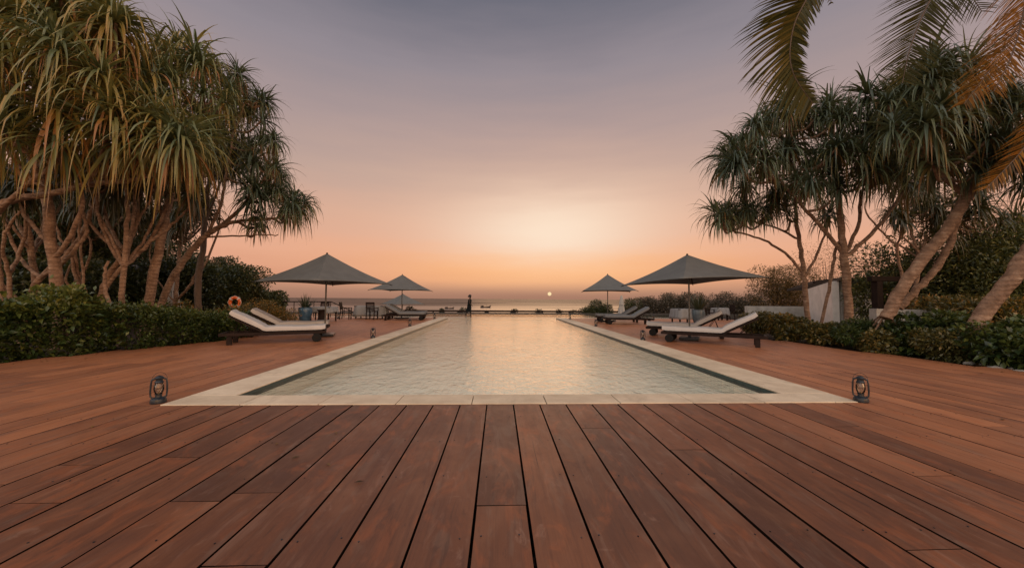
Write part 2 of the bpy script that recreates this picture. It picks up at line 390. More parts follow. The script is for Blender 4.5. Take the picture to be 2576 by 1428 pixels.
tag(raw('sea', [(-sx, 52, SEA), (sx, 52, SEA), (sx, 40000, SEA), (-sx, 40000, SEA)], [(0, 1, 2, 3)], 'sea_water'),
    'calm dusky sea reaching to the horizon', 'sea', kind='structure')
WZ = -.045
b = MB()
FL = -.30
b.box(LX1, RX0, FY1, 25.8, FL - .1, FL)                                   # main floor
b.box(BXL, BXR, 25.802, WY, -.40, -.25); b.box(BXL, LX1 - .003, EY + .02, 25.8, -.40, -.25); b.box(RX0 + .003, BXR, EY + .02, 25.8, -.40, -.25)
b.box(LX1, RX0, FY1 - .1, FY1 - .002, FL, -.17)
b.box(LX1 - .12, LX1 - .002, FY1, EY, FL - .1, WZ - .052); b.box(RX0 + .002, RX0 + .12, FY1, EY, FL - .1, WZ - .052)
tag(b.build('pool_floor', 'pool_tile'), 'pale tiled floor and shallow ledge of the pool', 'pool floor', kind='structure')
b = MB()
b.box(LX1 - .12, LX1, FY1, EY, WZ - .05, -.0125); b.box(RX0, RX0 + .12, FY1, EY, WZ - .05, -.0125)
b.box(LX1 - .12, RX0 + .12, FY1 - .1, FY1, -.165, -.0125)
b.box(BXL, LX1 - .12, EY - .1, EY + .015, -.35, -.0125); b.box(RX0 + .12, BXR, EY - .1, EY + .015, -.35, -.0125)
b.box(BXL, BXR, WY, WY + .12, -1.6, WZ - .006)
tag(b.build('pool_wall', 'edge_tile'), 'dark green tiled band lining the pool rim', 'pool wall', kind='structure')
tag(raw('pool_water', [(LX1, FY1, WZ), (RX0, FY1, WZ), (RX0, EY, WZ), (LX1, EY, WZ), (BXL, EY + .015, WZ), (BXR, EY + .015, WZ), (BXR, WY + .05, WZ), (BXL, WY + .05, WZ),
    (LX1, EY + .015, WZ), (RX0, EY + .015, WZ)], [(0, 1, 2, 3), (3, 2, 9, 8), (4, 5, 6, 7)], 'pool_water'),
    'rippled pool water running to an infinity edge', 'pool water', kind='structure')
# coping: separate stone slabs with fine joints in one mesh
b = MB()
def slabs(x0, x1, y0, y1, along, step):
    p = (x0 if along == 'x' else y0); b.cur = .5; e = (x1 if along == 'x' else y1)
    while p < e - .05:
        q = min(p + step, e); b.cur = random.random(); dzz = random.uniform(-.0015, .0015)
        if along == 'x': b.bbox(p + .004, q - .004, y0, y1, -.011, .008 + dzz, .006)
        else: b.bbox(x0, x1, p + .004, q - .004, -.011, .008 + dzz, .006)
        p = q
slabs(LX0, RX1, FY0, FY1, 'x', .86)
slabs(LX0, LX1, FY1 + .002, EY, 'y', 1.2); slabs(RX0, RX1, FY1 + .002, EY, 'y', 1.2)
tag(b.build('pool_coping', 'coping_stone', tint=True), 'pale stone coping framing the pool', 'coping', kind='structure')
# deck boards
EL = [(-40, -9.6), (0, -9.6), (6.4, -9.0), (8.2, -8.45), (10.0, -7.7), (11.4, -7.9), (12.6, -8.9), (15.5, -9.1), (16.6, -11.5), (17.5, -15.4), (30, -15.4)]
ER = [(-40, 9.6), (0, 9.6), (6.2, 9.05), (8.0, 8.75), (11.0, 8.35), (12.5, 8.6), (13.5, 10.5), (15.0, 14.7), (30, 14.7)]
def edge(tab, y): return float(np.interp(y, [t[0] for t in tab], [t[1] for t in tab]))
b = MB(); nails = MB(); BW = .30; k0 = -52
for k in range(k0, 50):
    x0 = -.125 + k * BW; x1 = x0 + BW; xm = (x0 + x1) / 2
    inside = [y for y in np.arange(-3, EY, .1) if edge(EL, y) < xm < edge(ER, y)]
    if not inside: continue
    runs = []; s = inside[0]; pv = s
    for y in inside[1:]:
        if y - pv > .15: runs.append((s, pv + .1)); s = y
        pv = y
    runs.append((s, min(pv + .1, EY)))
    fin = []
    for (a, e) in runs:
        if x1 > LX0 + .02 and x0 < RX1 - .02: e = min(e, FY0 - .006)
        if e - a > .2: fin.append((a, e))
    for (a, e) in fin:
        xa, xb = x0, x1
        if e > FY0:                                                         # trim the boards that meet the coping
            pass
        y = a; first = True
        while y < e - .01:
            L = random.uniform(2.2, 4.4)
            if k == -5 and first: L = 2.31 - a
            elif k == 3 and first: L = 3.37 - a
            elif first: L = (7.15 - a if random.random() < .62 else random.uniform(4.6, 6.4)) if abs(k) < 18 else random.uniform(3.5, 5.8)
            elif y < 4: L = random.uniform(3.6, 5.5)
            y2 = min(y + L, e)
            if e - y2 < .5: y2 = e
            first = False
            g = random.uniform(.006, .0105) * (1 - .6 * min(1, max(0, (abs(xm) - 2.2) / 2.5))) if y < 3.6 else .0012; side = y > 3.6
            fb = min(1.0, max(0.0, (abs(xm) - 1.6) / 2.8)); b.cur = random.uniform(.20 + .40 * fb, .52 + .26 * fb) if (y < 3.0 or (e <= FY0 + .01 and abs(xm) < 4)) else random.uniform(.74, .86); t1, t2 = random.uniform(-.0015, .0015), random.uniform(-.0015, .0015)  # front boards stained darker; lighter side tint also stands in for open-sky light
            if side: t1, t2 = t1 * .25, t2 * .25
            lo, hi = xa + g, xb - g
            n0 = len(b.v)
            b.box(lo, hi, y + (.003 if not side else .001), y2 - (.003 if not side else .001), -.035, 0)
            for i in range(n0 + 4, n0 + 8):
                vx, vy, vz = b.v[i]; b.v[i] = (vx, vy, vz + (t1 if vx < xm else t2))
            if y < 6 and abs(xm) < 5:
                jy = math.ceil((y + .02) / .62) * .62
                while jy < min(y2, 6):
                    for nxp in (lo + .045, hi - .045):
                        if random.random() < .62: nails.lathe([(.0045, 0.0), (.0045, .0032)], 6, Matrix.Translation((nxp + random.uniform(-.01, .01), jy + random.uniform(-.02, .02), 0)))
                    jy += .62
            y = y2
# boards cut by the coping on both sides of the pool
for (xa, xb) in ((-.125 + -13 * BW, LX0 - .004), (RX1 + .004, -.125 + 15 * BW)):
    if xb - xa > .03:
        y = FY0 - .006
        while y < EY - .1:
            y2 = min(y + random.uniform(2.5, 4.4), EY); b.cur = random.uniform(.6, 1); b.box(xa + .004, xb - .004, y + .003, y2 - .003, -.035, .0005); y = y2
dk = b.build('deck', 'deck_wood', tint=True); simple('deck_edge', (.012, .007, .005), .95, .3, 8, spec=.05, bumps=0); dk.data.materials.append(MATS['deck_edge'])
nrm_ = np.zeros(len(dk.data.polygons) * 3, dtype=np.float32); dk.data.polygons.foreach_get('normal', nrm_)
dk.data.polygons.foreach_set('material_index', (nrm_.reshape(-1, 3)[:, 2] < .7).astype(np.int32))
tag(dk, 'weathered red brown timber deck boards around the pool', 'deck', kind='structure')
nl = nails.build('deck_nails', 'black_metal', dk)
b = MB()
for yy in np.arange(-2.6, 4.0, .62): b.box(-9, 9, yy - .03, yy + .03, -.068, -.0365)
b.build('joist', 'dark_wood', dk)

# ------------------------------------------------------------------ furniture
def lounger(label, foot, ang, group, L=2.3, back_ang=29, cloth='mattress_cloth'):
    """foot = middle of the foot end on the ground; ang = heading foot -> head."""
    t = thing('sun_lounger', label, 'sun lounger', (foot[0], foot[1], 0), ang, group)
    W = .70
    b = MB()
    for s in (-1, 1): b.bbox(0, L, s * W / 2 - .025, s * W / 2 + .025, .225, .30, .006)
    b.bbox(0, .05, -W / 2 + .026, W / 2 - .026, .228, .298, .004); b.bbox(L - .06, L - .002, -W / 2 + .026, W / 2 - .026, .228, .298, .004)
    x = .09
    while x < L * .63: b.box(x, x + .055, -W / 2 + .027, W / 2 - .027, .285, .302); x += .08
    b.build('frame', 'dark_wood', t)
    for s in (-1, 1):
        b = MB(); b.bbox(L - .27, L - .16, s * (W / 2 - .035) - .034, s * (W / 2 - .035) + .034, 0, .2245, .006); b.build('leg', 'dark_wood', t)
        M = Matrix.Translation((.22, s * (W / 2 + .005), .115)) @ Matrix.Rotation(R(90), 4, 'X')
        b = MB(); b.lathe([(.03, -.03), (.105, -.03), (.115, -.02), (.115, .02), (.105, .03), (.03, .03)], 20, M); wh = b.build('wheel', 'black_rubber', t, True)
        b = MB(); b.lathe([(.028, -.042), (.028, .042)], 10, M); b.build('hub', 'dark_wood', wh)
    b = MB(); b.box(.18, .26, -W / 2 + .045, W / 2 - .045, .10, .2245); b.build('axle_block', 'dark_wood', t)
    hx = L * .617; ca, sa = math.cos(R(back_ang)), math.sin(R(back_ang)); BL = L * .3565
    # raised slatted back
    M = Matrix.Translation((hx, 0, .30)) @ Matrix.Rotation(-R(back_ang), 4, 'Y')
    b = MB()
    for s in (-1, 1): b.box(0, BL, s * (W / 2 - .06) - .02, s * (W / 2 - .06) + .02, -.012, .028, M)
    x = .03
    while x < BL - .05: b.box(x, x + .055, -W / 2 + .085, W / 2 - .085, .006, .024, M); x += .09
    b.build('backrest_frame', 'dark_wood', t)
    q = M @ Vector((BL * .72, 0, -.012))
    for s in (-1, 1):
        y = s * (W / 2 - .10)
        b = MB(); b.tube([(q.x - .22, y, .25), (q.x - .01, y, q.z), (q.x + .10, y, .25)], .012, 6)
        b.build('back_support', 'dark_wood', t)
    # one continuous cushion that bends at the hinge
    prof = []; T = .138
    for x in np.linspace(.02, hx - .08, 14): prof.append((x, .305, 90))
    for a in (.25, .5, .75):
        prof.append((hx - .08 + .16 * a * .9, .305 + .06 * a * a, 90 + back_ang * a))
    for x in np.linspace(.10, BL + .02, 9): prof.append((hx + x * ca - .01, .33 + x * sa, 90 + back_ang))
    V = []; Fa = []; hw = W / 2 - .035
    cross = [(-hw, .02), (-hw - .012, T * .5), (-hw + .01, T - .012), (-hw * .6, T + .004), (0, T + .009), (hw * .6, T + .004), (hw - .01, T - .012), (hw + .012, T * .5), (hw, .02), (0, .002)]
    nC = len(cross)
    for i, (x, z, a) in enumerate(prof):
        e = 0 if 0 < i < len(prof) - 1 else .025
        nx_, nz_ = math.cos(R(a)), math.sin(R(a))
        puff = .008 * math.sin(x * 7.5) + .003 * math.sin(x * 23)
        for (yy, h) in cross:
            hh = h * (1 - 2.2 * e) + e * .9 + (puff if h > T * .7 else 0)
            V.append((x + nx_ * hh, yy * (1 - e), z + nz_ * hh))
    for i in range(len(prof) - 1):
        for j in range(nC):
            j2 = (j + 1) % nC; Fa.append((i * nC + j, (i + 1) * nC + j, (i + 1) * nC + j2, i * nC + j2))
    b = MB(); b.add(V, Fa + [tuple(range(nC)), tuple(range(len(V) - 1, len(V) - 1 - nC, -1))])
    b.build('mattress', cloth, t, True)
    return t
LG = 'cushioned sun loungers in pairs under the parasols'
def along(p, a, d): return (p[0] + math.cos(a) * d, p[1] + math.sin(a) * d)
aL = R(180 + 17); aR = R(-24)
lounger('white cushioned lounger on the left deck, nearest the camera, foot by the parasol base', (-4.90, 10.42), R(180 + 24), LG, 2.36)
lounger('white cushioned lounger behind the near left one and just ahead of the blue pot', (-5.62, 12.15), R(180 + 20), LG)
lounger('frontmost white cushioned lounger on the right deck, slatted frame sticking out behind', (4.88, 10.5), R(-34), LG, 2.52)
lounger('white cushioned lounger on the right deck, second back, half hidden by the frontmost one', (5.15, 12.3), R(-29), LG, 2.45)
lounger('lounger by the two chairs and dining table, raised back dark against the sea', (-4.05, 20.1), R(180 + 4), LG, cloth='shaded_mattress')
lounger('lounger mostly hidden behind the one near the dining table', (-4.3, 21.7), R(180 + 4), LG, cloth='shaded_mattress')
lounger('lounger under the far right parasol, its foot towards the pool lantern', (5.2, 17.55), R(-6), LG, cloth='shaded_mattress')
lounger('lounger hidden behind another one under the far right parasol', (5.25, 19.2), R(-6), LG, cloth='shaded_mattress')

def umbrella(label, base, rot, half_diag=1.95, zb=0.0, edge_z=1.66, top=2.6, tilt=(0, 0), group='grey square parasols', closed=False, mat='grey_canvas'):
    t = thing('parasol', label, 'parasol', (base[0], base[1], zb), rot, group)
    b = MB(); b.bbox(-.36, .36, -.27, .27, .02, .085, .012); b.box(-.3, .3, -.2, .2, 0, .021); b.lathe([(.045, .084), (.045, .30)], 12)
    b.build('base', 'black_metal', t)
    b = MB(); b.tube([(0, 0, .08), (0, 0, top - .05)], .024, 10); b.build('pole', 'pole_metal', t, True)
    h = half_diag; Mt = Matrix.Translation((0, 0, edge_z)) @ Matrix.Rotation(R(tilt[0]), 4, 'X') @ Matrix.Rotation(R(tilt[1]), 4, 'Y') @ Matrix.Translation((0, 0, -edge_z))
    cor = [Vector((h * math.cos(a), h * math.sin(a), edge_z)) for a in (0, math.pi / 2, math.pi, 3 * math.pi / 2)]
    apex = Vector((0, 0, top))
    N = 12; V = []; Fa = []
    for k in range(4):
        A, B = cor[k], cor[(k + 1) % 4]; n0 = len(V)
        for i in range(N + 1):
            for j in range(N + 1):
                u = i / N; v = j / N
                a = apex.lerp(A, u); bb = apex.lerp(B, u); p = a.lerp(bb, v)
                sag = math.sin(math.pi * v) * u
                p.z += -.055 * sag * (1 - u) * 2.0 + .035 * sag * u * u
                p += (Vector((0, 0, p.z)) - p) * (.055 * math.sin(math.pi * v) * u * u)
                p.z -= .05 * math.sin(math.pi * u)
                p.z += .006 * math.sin(v * 19 + k) * u * (1 - u)
                V.append(Mt @ p)
        for i in range(N):
            for j in range(N):
                q = n0 + i * (N + 1) + j; Fa.append((q, q + 1, q + N + 2, q + N + 1))
    b = MB(); b.add(V, Fa); cn = b.build('canopy', mat, t)
    bm = bmesh.new(); bm.from_mesh(cn.data); bmesh.ops.remove_doubles(bm, verts=bm.verts[:], dist=.002)
    bmesh.ops.recalc_face_normals(bm, faces=bm.faces[:]); bm.to_mesh(cn.data); bm.free()
    cn.data.polygons.foreach_set('use_smooth', np.ones(len(cn.data.polygons), dtype=bool)); cn.data.set_sharp_from_angle(angle=R(18))
    so = cn.modifiers.new('thickness', 'SOLIDIFY'); so.thickness = .006
    b = MB(); b.lathe([(.03, top - .01), (.03, top + .012), (.012, top + .03)], 10, Mt); b.build('finial', 'dark_wood', t); b = MB(); b.lathe([(.05, edge_z + .14), (.06, edge_z + .18), (.04, edge_z + .23)], 10); b.build('hub', 'dark_wood', t)
    for c in cor:
        b = MB(); pts = []
        for u in np.linspace(.03, 1.015, 9):
            p = apex.lerp(c, u); p.z -= .05 * math.sin(math.pi * min(u, 1)) + .022; pts.append(Mt @ p)
        b.tube(pts, .012, 6); rb = b.build('rib', 'dark_wood', t)
        b = MB(); m = apex.lerp(c, .5); m.z -= .08; b.tube([(0, 0, edge_z + .2), Mt @ m], .009, 6); b.build('strut', 'dark_wood', rb)
    return t
UG = 'grey square parasols on poles'
umbrella('large grey square parasol over the two loungers on the left deck', (-5.45, 11.5), R(-71), 1.95, group=UG)
umbrella('large grey square parasol over the two loungers on the right deck', (5.82, 10.75), R(-122), 2.02, tilt=(2.5, 0), edge_z=1.76, group=UG)
umbrella('smaller looking grey parasol beyond the left dining table, standing on the deck', (-5.72, 21.4), R(37), 1.95, group=UG)
umbrella('grey parasol with its top barely over the sea horizon, seen below another canopy', (-8.75, 33.0), R(0), 2.0, zb=-1.0, group=UG)
umbrella('grey parasol on the right deck farther from the camera, next to the folded white one', (6.02, 19.6), R(33), 1.95, group=UG)

def folded_parasol(label, loc, h):
    t = thing('folded_parasol', label, 'parasol', loc, 0, 'white parasols folded shut')
    b = MB(); b.lathe([(.25, 0), (.25, .05), (.04, .07), (.04, .3)], 16); b.build('base', 'dark_stone', t)
    b = MB(); b.tube([(0, 0, .06), (0, 0, h)], .022, 8); b.build('pole', 'dark_wood', t)
    V = []; n = 24; prof = [(.06, h + .02), (.10, h - .12), (.15, h - .5), (.20, h - 1.0), (.27, h - 1.5), (.30, h - 1.62)]
    for i, (r, z) in enumerate(prof):
        for k in range(n): q = 2 * math.pi * k / n; rr = r * (1 + .22 * math.cos(8 * q) * min(1, i / 2)); V.append((rr * math.cos(q), rr * math.sin(q), z))
    b = MB(); b.add(V, [(i * n + k, i * n + (k + 1) % n, (i + 1) * n + (k + 1) % n, (i + 1) * n + k) for i in range(len(prof) - 1) for k in range(n)] + [tuple(range(n))])
    b.build('canopy', 'folded_cloth', t, True)
    b = MB(); b.lathe([(.19, h - .86), (.20, h - .84), (.19, h - .82)], 16); b.build('tie', 'dark_wood', t)
folded_parasol('folded white parasol standing behind the far right loungers', (10.75, 31.0, -1.0), 2.55)
folded_parasol('folded pale parasol among the trees by the wooden pavilion', tuple(Vector((P(432, 735, 17.0).x, 17.0, -.07))), 2.35)

def lantern(label, x, y, z=0.0, rz=0.0):
    t = thing('hurricane_lantern', label, 'lantern', (x, y, z), rz, 'hurricane lanterns set out on the deck'); t.scale = (.76, .76, 1.0)
    b = MB(); b.lathe([(.085, 0), (.094, .006), (.096, .022), (.090, .048), (.060, .064), (.040, .070), (.038, .092), (.046, .097), (.046, .104)], 20); b.lathe([(.012, .05), (.012, .06)], 8, Matrix.Translation((.066, 0, .006))); b.build('base', 'black_metal', t, True)
    b = MB(); b.lathe([(.036, .104), (.052, .125), (.060, .160), (.056, .195), (.042, .226), (.040, .226), (.054, .195), (.058, .160), (.050, .126), (.034, .105)], 18); b.build('globe', 'lamp_glass', t, True)
    b = MB(); b.lathe([(.052, .225), (.054, .236), (.040, .25), (.042, .268), (.056, .274), (.058, .284), (.03, .302), (.006, .308)], 18); b.build('cap', 'black_metal', t, True)
    b = MB()
    for s in (-1, 1): b.tube([(s * .055, 0, .055), (s * .086, 0, .075), (s * .092, 0, .13), (s * .088, 0, .22), (s * .080, 0, .262), (s * .045, 0, .277)], .0115, 8)
    b.tube([(-.052, 0, .165), (0, -.062, .165), (.052, 0, .165)], .002, 5); b.build('frame', 'black_metal', t, True)
    b = MB(); b.tube([(.084 * math.cos(a), .02, .262 + .078 * math.sin(a)) for a in np.linspace(0, math.pi, 11)], .0028, 5); b.build('handle', 'black_metal', t)
    b = MB(); b.tube([(0, 0, .10), (0, 0, .122)], .010, 6); b.build('burner', 'brass', t)
def gx(px, py): p = G(px, py); return p.x, p.y
for lab, px, py in (
    ('large near black lantern at the left front corner of the pool', 398, 1013), ('large near black lantern at the right front corner of the pool', 2166, 1010),
    ('black lantern beside the left coping, just past the near left parasol base', 938, 850), ('black lantern beside the right coping, in front of the near right loungers wheels', 1617, 855),
    ('lantern beside the left coping near the foot of the far left lounger', 1031, 820), ('lantern beside the right coping at the foot of the far right lounger', 1499, 820),
    ('small lantern at the far left corner where the coping ends', 1093, 802), ('small lantern at the far right corner where the coping ends', 1434, 802.5),
    ('small lantern on the deck edge between the potted plant and the first chair', 851, 801), ('small lantern on the deck edge between the far right loungers and the clothed table', 1644, 804)):
    x, y = gx(px, py); lantern(lab, x, y, 0, random.uniform(-.25, .25) - math.atan2(x, y))

def chair(label, x, y, rz, arms=True):
    t = thing('dining_chair', label, 'chair', (x, y, 0), rz, 'dark wooden dining chairs')
    b = MB(); b.bbox(-.24, .24, -.23, .25, .43, .47, .008); b.build('seat', 'dark_wood', t)
    for s in (-1, 1):
        b = MB(); b.box(s * .22 - .025, s * .22 + .025, .20, .25, 0, .43); b.build('leg', 'dark_wood', t)
        b = MB(); b.tube([(s * .22, -.27, 0), (s * .22, -.225, .45)], .028, 6); b.build('leg', 'dark_wood', t)
        if arms:
            b = MB(); b.box(s * .245 - .025, s * .245 + .025, -.25, .26, .63, .66); b.box(s * .245 - .02, s * .245 + .02, .20, .245, .471, .63); b.build('armrest', 'dark_wood', t)
    b = MB(); M = Matrix.Translation((0, -.225, .471)) @ Matrix.Rotation(R(9), 4, 'X')
    for s in (-1, 1): b.box(s * .22 - .025, s * .22 + .025, -.02, .02, 0, .5, M)
    b.box(-.194, .194, -.017, .017, .42, .5, M); b.box(-.194, .194, -.015, .015, .06, .11, M)
    for k in range(6): xx = -.155 + k * .062; b.box(xx - .016, xx + .016, -.009, .009, .112, .418, M)
    b.build('backrest', 'dark_wood', t)
def clothed_table(label, clabel, x, y, w, d, drop, rz=0.0, h=.74, round_=False):
    t = thing('dining_table', label, 'table', (x, y, 0), rz, 'clothed dining tables on the deck')
    b = MB(); b.bbox(-w / 2, w / 2, -d / 2, d / 2, h - .035, h, .006); b.build('tabletop', 'dark_wood', t)
    for sx_ in (-1, 1):
        for sy in (-1, 1):
            b = MB(); b.box(sx_ * (w / 2 - .09) - .03, sx_ * (w / 2 - .09) + .03, sy * (d / 2 - .09) - .03, sy * (d / 2 - .09) + .03, 0, h - .036); b.build('leg', 'dark_wood', t)
    per = []; n = 96
    for k in range(n):
        a = 2 * math.pi * k / n; ca, sa = math.cos(a), math.sin(a)
        m = (abs(ca) ** 7 + abs(sa) ** 7) ** (-1 / 7); per.append((ca * m, sa * m, a))
    V = [(0, 0, h + .004)]; rows = [(.6, 0, 0), (1.0, 0, 0), (1.03, .04, .1), (1.05, drop * .4, .5), (1.09, drop * .75, .8), (1.12, drop, 1)]
    for (s, dz_, fl) in rows:
        for (ux, uy, a) in per:
            ru = 1 + fl * (.045 * math.sin(a * 11) + .03 * math.sin(a * 23 + 1))
            corner = .18 * drop * fl * (abs(math.sin(2 * a)) ** 4)
            V.append((ux * s * ru * (w / 2 + .006), uy * s * ru * (d / 2 + .006), h + .004 - dz_ - (corner if drop < .5 else 0) + fl * .01 * math.sin(a * 9)))
    Fa = [(0, 1 + k, 1 + (k + 1) % n) for k in range(n)]
    for i in range(len(rows) - 1):
        for k in range(n): k2 = (k + 1) % n; Fa.append((1 + i * n + k, 1 + (i + 1) * n + k, 1 + (i + 1) * n + k2, 1 + i * n + k2))
    b = MB(); b.add(V, Fa); c = b.build('tablecloth', 'white_cloth', None, True); c.location = (x, y, 0); c.rotation_euler = (0, 0, rz)
    c.modifiers.new('thickness', 'SOLIDIFY').thickness = .003
    tag(c, clabel, 'tablecloth', 'pale cloths over the tables')
clothed_table('dining table under a long cloth between two dark chairs and a lounger', 'long pale cloth over the table between the two dark chairs', -7.55, 21.6, 1.7, .95, .62)
chair('dark wooden chair seen from the side at the left end of the dining table', -8.65, 20.65, R(-82))
chair('dark slat back chair seen from behind at the dining table', -7.15, 20.55, R(-4))
clothed_table('round looking table behind the left blue pot', 'pale cloth with hanging corners on the table behind the left blue pot', P(812, 775, 18.6).x, 18.7, 1.05, 1.0, .27)
chair('dark chair behind the clothed table by the left blue pot', P(808, 775, 20).x, 20.1, R(176), False)
clothed_table('table beside the right blue grey pot, behind the near right loungers', 'pale cloth falling low over the table beside the right pot', P(1722, 775, 18.4).x, 18.5, 1.0, 1.0, .52)
clothed_table('small far table at the right end of the deck in front of the bushes', 'white cloth on the small far table by the bushes on the right', P(1811, 775, 21.4).x, 21.4, .75, .75, .4)
chair('dark chair to the left of the far right table by the bushes', P(1781, 775, 21.2).x, 21.2, R(-90))
chair('dark chair to the right of the far right table by the bushes', P(1834, 775, 21.2).x, 21.3, R(90))

def agave_pot(plabel, glabel, x, y, mat, seed, dense, big=1.0):
    rs = np.random.default_rng(seed)
    t = thing('plant_pot', plabel, 'pot', (x, y, 0), 0, 'tall glazed pots')
    b = MB(); b.lathe([(.17, 0), (.20, .02), (.255, .2), (.30, .42), (.31, .56), (.295, .66), (.285, .69), (.305, .71), (.305, .735), (.27, .735), (.255, .69), (.25, .66)], 28); b.build('vessel', mat, t, True)
    b = MB(); b.lathe([(.25, .64), (.25, .665)], 20); b.build('soil', 'soil', t)
    V = []; Fa = []; T = []
    n = dense
    for i in range(n):
        az_ = i * 2.4 + rs.uniform(-.2, .2); pit = R(rs.uniform(42, 88)); L = rs.uniform(.45, .85) * big; W = rs.uniform(.022, .036)
        d = Vector((math.cos(az_) * math.cos(pit), math.sin(az_) * math.cos(pit), math.sin(pit))); p = Vector((math.cos(az_) * .09, math.sin(az_) * .09, .64)); s = Vector((-math.sin(az_), math.cos(az_), 0))
        n0 = len(V); tn = rs.uniform(0, 1); curl = rs.uniform(-.02, .10)
        for k in range(7):
            u = k / 6; ww = W * (1 - u) ** .7 * (1 if u > .1 else .8); V += [tuple(p - s * ww), tuple(p + s * ww)]; T += [tn, tn]
            d = (d + Vector((math.cos(az_), math.sin(az_), -.4)) * curl).normalized(); p = p + d * L / 6
        for k in range(6): q = n0 + 2 * k; Fa.append((q, q + 1, q + 3, q + 2))
    pl = raw('agave_plant', [Vector(v) for v in V], Fa, 'agave_leaf', None, T); pl.location = (x, y, 0); tag(pl, glabel, 'plant', 'spiky plants growing in the pots')
p = G(767, 810.5); agave_pot('blue glazed pot on the left deck behind the loungers', 'spiky agave growing in the left blue pot', p.x, p.y, 'blue_glaze', 3, 46)
simple('slate_glaze', (.075, .10, .115), .35, .3, 5, bumps=.03)
p = G(1757, 814.0); agave_pot('grey blue pot on the right deck behind the near parasol pole', 'dense dark spiky plant in the right grey pot', p.x, p.y, 'slate_glaze', 5, 120, 1.25)
p = G(808, 811); t = thing('pedestal_stool', 'dark flared pedestal stool right of the left blue pot', 'stool', (p.x, p.y, 0))
b = MB(); b.lathe([(.24, 0), (.24, .03), (.17, .12), (.135, .3), (.14, .5), (.17, .58)], 18); b.build('pedestal', 'dark_wood', t, True)
b = MB(); b.lathe([(.19, .581), (.20, .59), (.20, .625), (.19, .633)], 18); b.build('seat', 'dark_wood', t, True)

# ------------------------------------------------------------------ person wading on the shallow ledge
pp = P(1180, 794, 27.4)
t = thing('person', 'person in a dark wrap walking through shallow water at the far edge of the pool', 'person', (pp.x, 27.4, -.25), 0)
J = {  # walking to the right (+x)
 'pel': (0, 0, .90), 'spine': (.02, 0, 1.10), 'chest': (.035, 0, 1.30), 'neck': (.05, 0, 1.45), 'headb': (.07, 0, 1.54), 'head': (.085, 0, 1.64), 'top': (.08, 0, 1.725),
 'hipL': (.0, .09, .86), 'kneeL': (.12, .09, .49), 'ankL': (.08, .09, .08), 'toeL': (.24, .09, .03),
 'hipR': (.0, -.09, .86), 'kneeR': (-.10, -.09, .48), 'ankR': (-.33, -.09, .11), 'toeR': (-.22, -.09, .03),
 'shL': (.035, .17, 1.38), 'elL': (-.04, .22, 1.12), 'haL': (.06, .22, .90), 'fiL': (.10, .21, .82),
 'shR': (.035, -.17, 1.38), 'elR': (.05, -.22, 1.11), 'haR': (.22, -.20, .95), 'fiR': (.28, -.19, .89)}
RADS = {'pel': .135, 'spine': .115, 'chest': .125, 'neck': .052, 'headb': .06, 'head': .092, 'top': .06, 'hipL': .095, 'hipR': .095, 'kneeL': .056, 'kneeR': .056, 'ankL': .036, 'ankR': .036, 'toeL': .03, 'toeR': .03,
        'shL': .055, 'shR': .055, 'elL': .038, 'elR': .038, 'haL': .028, 'haR': .028, 'fiL': .016, 'fiR': .016}
E = [('pel', 'spine'), ('spine', 'chest'), ('chest', 'neck'), ('neck', 'headb'), ('headb', 'head'), ('head', 'top')]
for s in 'LR': E += [('pel', 'hip' + s), ('hip' + s, 'knee' + s), ('knee' + s, 'ank' + s), ('ank' + s, 'toe' + s), ('chest', 'sh' + s), ('sh' + s, 'el' + s), ('el' + s, 'ha' + s), ('ha' + s, 'fi' + s)]
ks = list(J)
me = bpy.data.meshes.new('body'); me.from_pydata([J[k] for k in ks], [(ks.index(a), ks.index(c)) for a, c in E], [])
body = bpy.data.objects.new('body', me); C.objects.link(body); body.parent = t; me.materials.append(MATS['skin'])
sk = body.modifiers.new('skin', 'SKIN'); me.skin_vertices.new() if not me.skin_vertices else None
for i, k in enumerate(ks): me.skin_vertices[0].data[i].radius = (RADS[k], RADS[k])
me.skin_vertices[0].data[0].use_root = True
ss = body.modifiers.new('sub', 'SUBSURF'); ss.levels = 2; ss.render_levels = 2
def ring_cloth(name, rows, mat):
    V = []; n = 20
    for (cx_, cz, rx, ry) in rows:
        for k in range(n): a = 2 * math.pi * k / n; wv = 1 + .05 * math.sin(5 * a); V.append((cx_ + rx * wv * math.cos(a), ry * wv * math.sin(a), cz))
    b = MB(); b.add(V, [(i * n + k, i * n + (k + 1) % n, (i + 1) * n + (k + 1) % n, (i + 1) * n + k) for i in range(len(rows) - 1) for k in range(n)])
    o = b.build(name, mat, t, True); o.modifiers.new('thickness', 'SOLIDIFY').thickness = .006
ring_cloth('top', [(.04, 1.41, .10, .155), (.045, 1.33, .145, .17), (.03, 1.2, .14, .15), (.015, 1.05, .135, .145), (.0, .93, .16, .18)], 'dress_dark')
ring_cloth('wrap_skirt', [(.0, .95, .15, .175), (.0, .8, .165, .175), (-.02, .66, .185, .165), (-.05, .5, .20, .155), (-.07, .42, .205, .15)], 'sarong')
b = MB()
bmh = bmesh.new(); bmesh.ops.create_uvsphere(bmh, u_segments=14, v_segments=10, radius=1)
M = Matrix.Translation((.05, 0, 1.675)) @ Matrix.Diagonal((.115, .105, .105, 1)); bmh.verts.index_update(); b.add([M @ v.co for v in bmh.verts], [[v.index for v in f.verts] for f in bmh.faces])
M = Matrix.Translation((-.05, 0, 1.62)) @ Matrix.Diagonal((.06, .06, .07, 1)); b.add([M @ v.co for v in bmh.verts], [[v.index for v in f.verts] for f in bmh.faces]); bmh.free()
b.build('hair', 'hair', t, True)

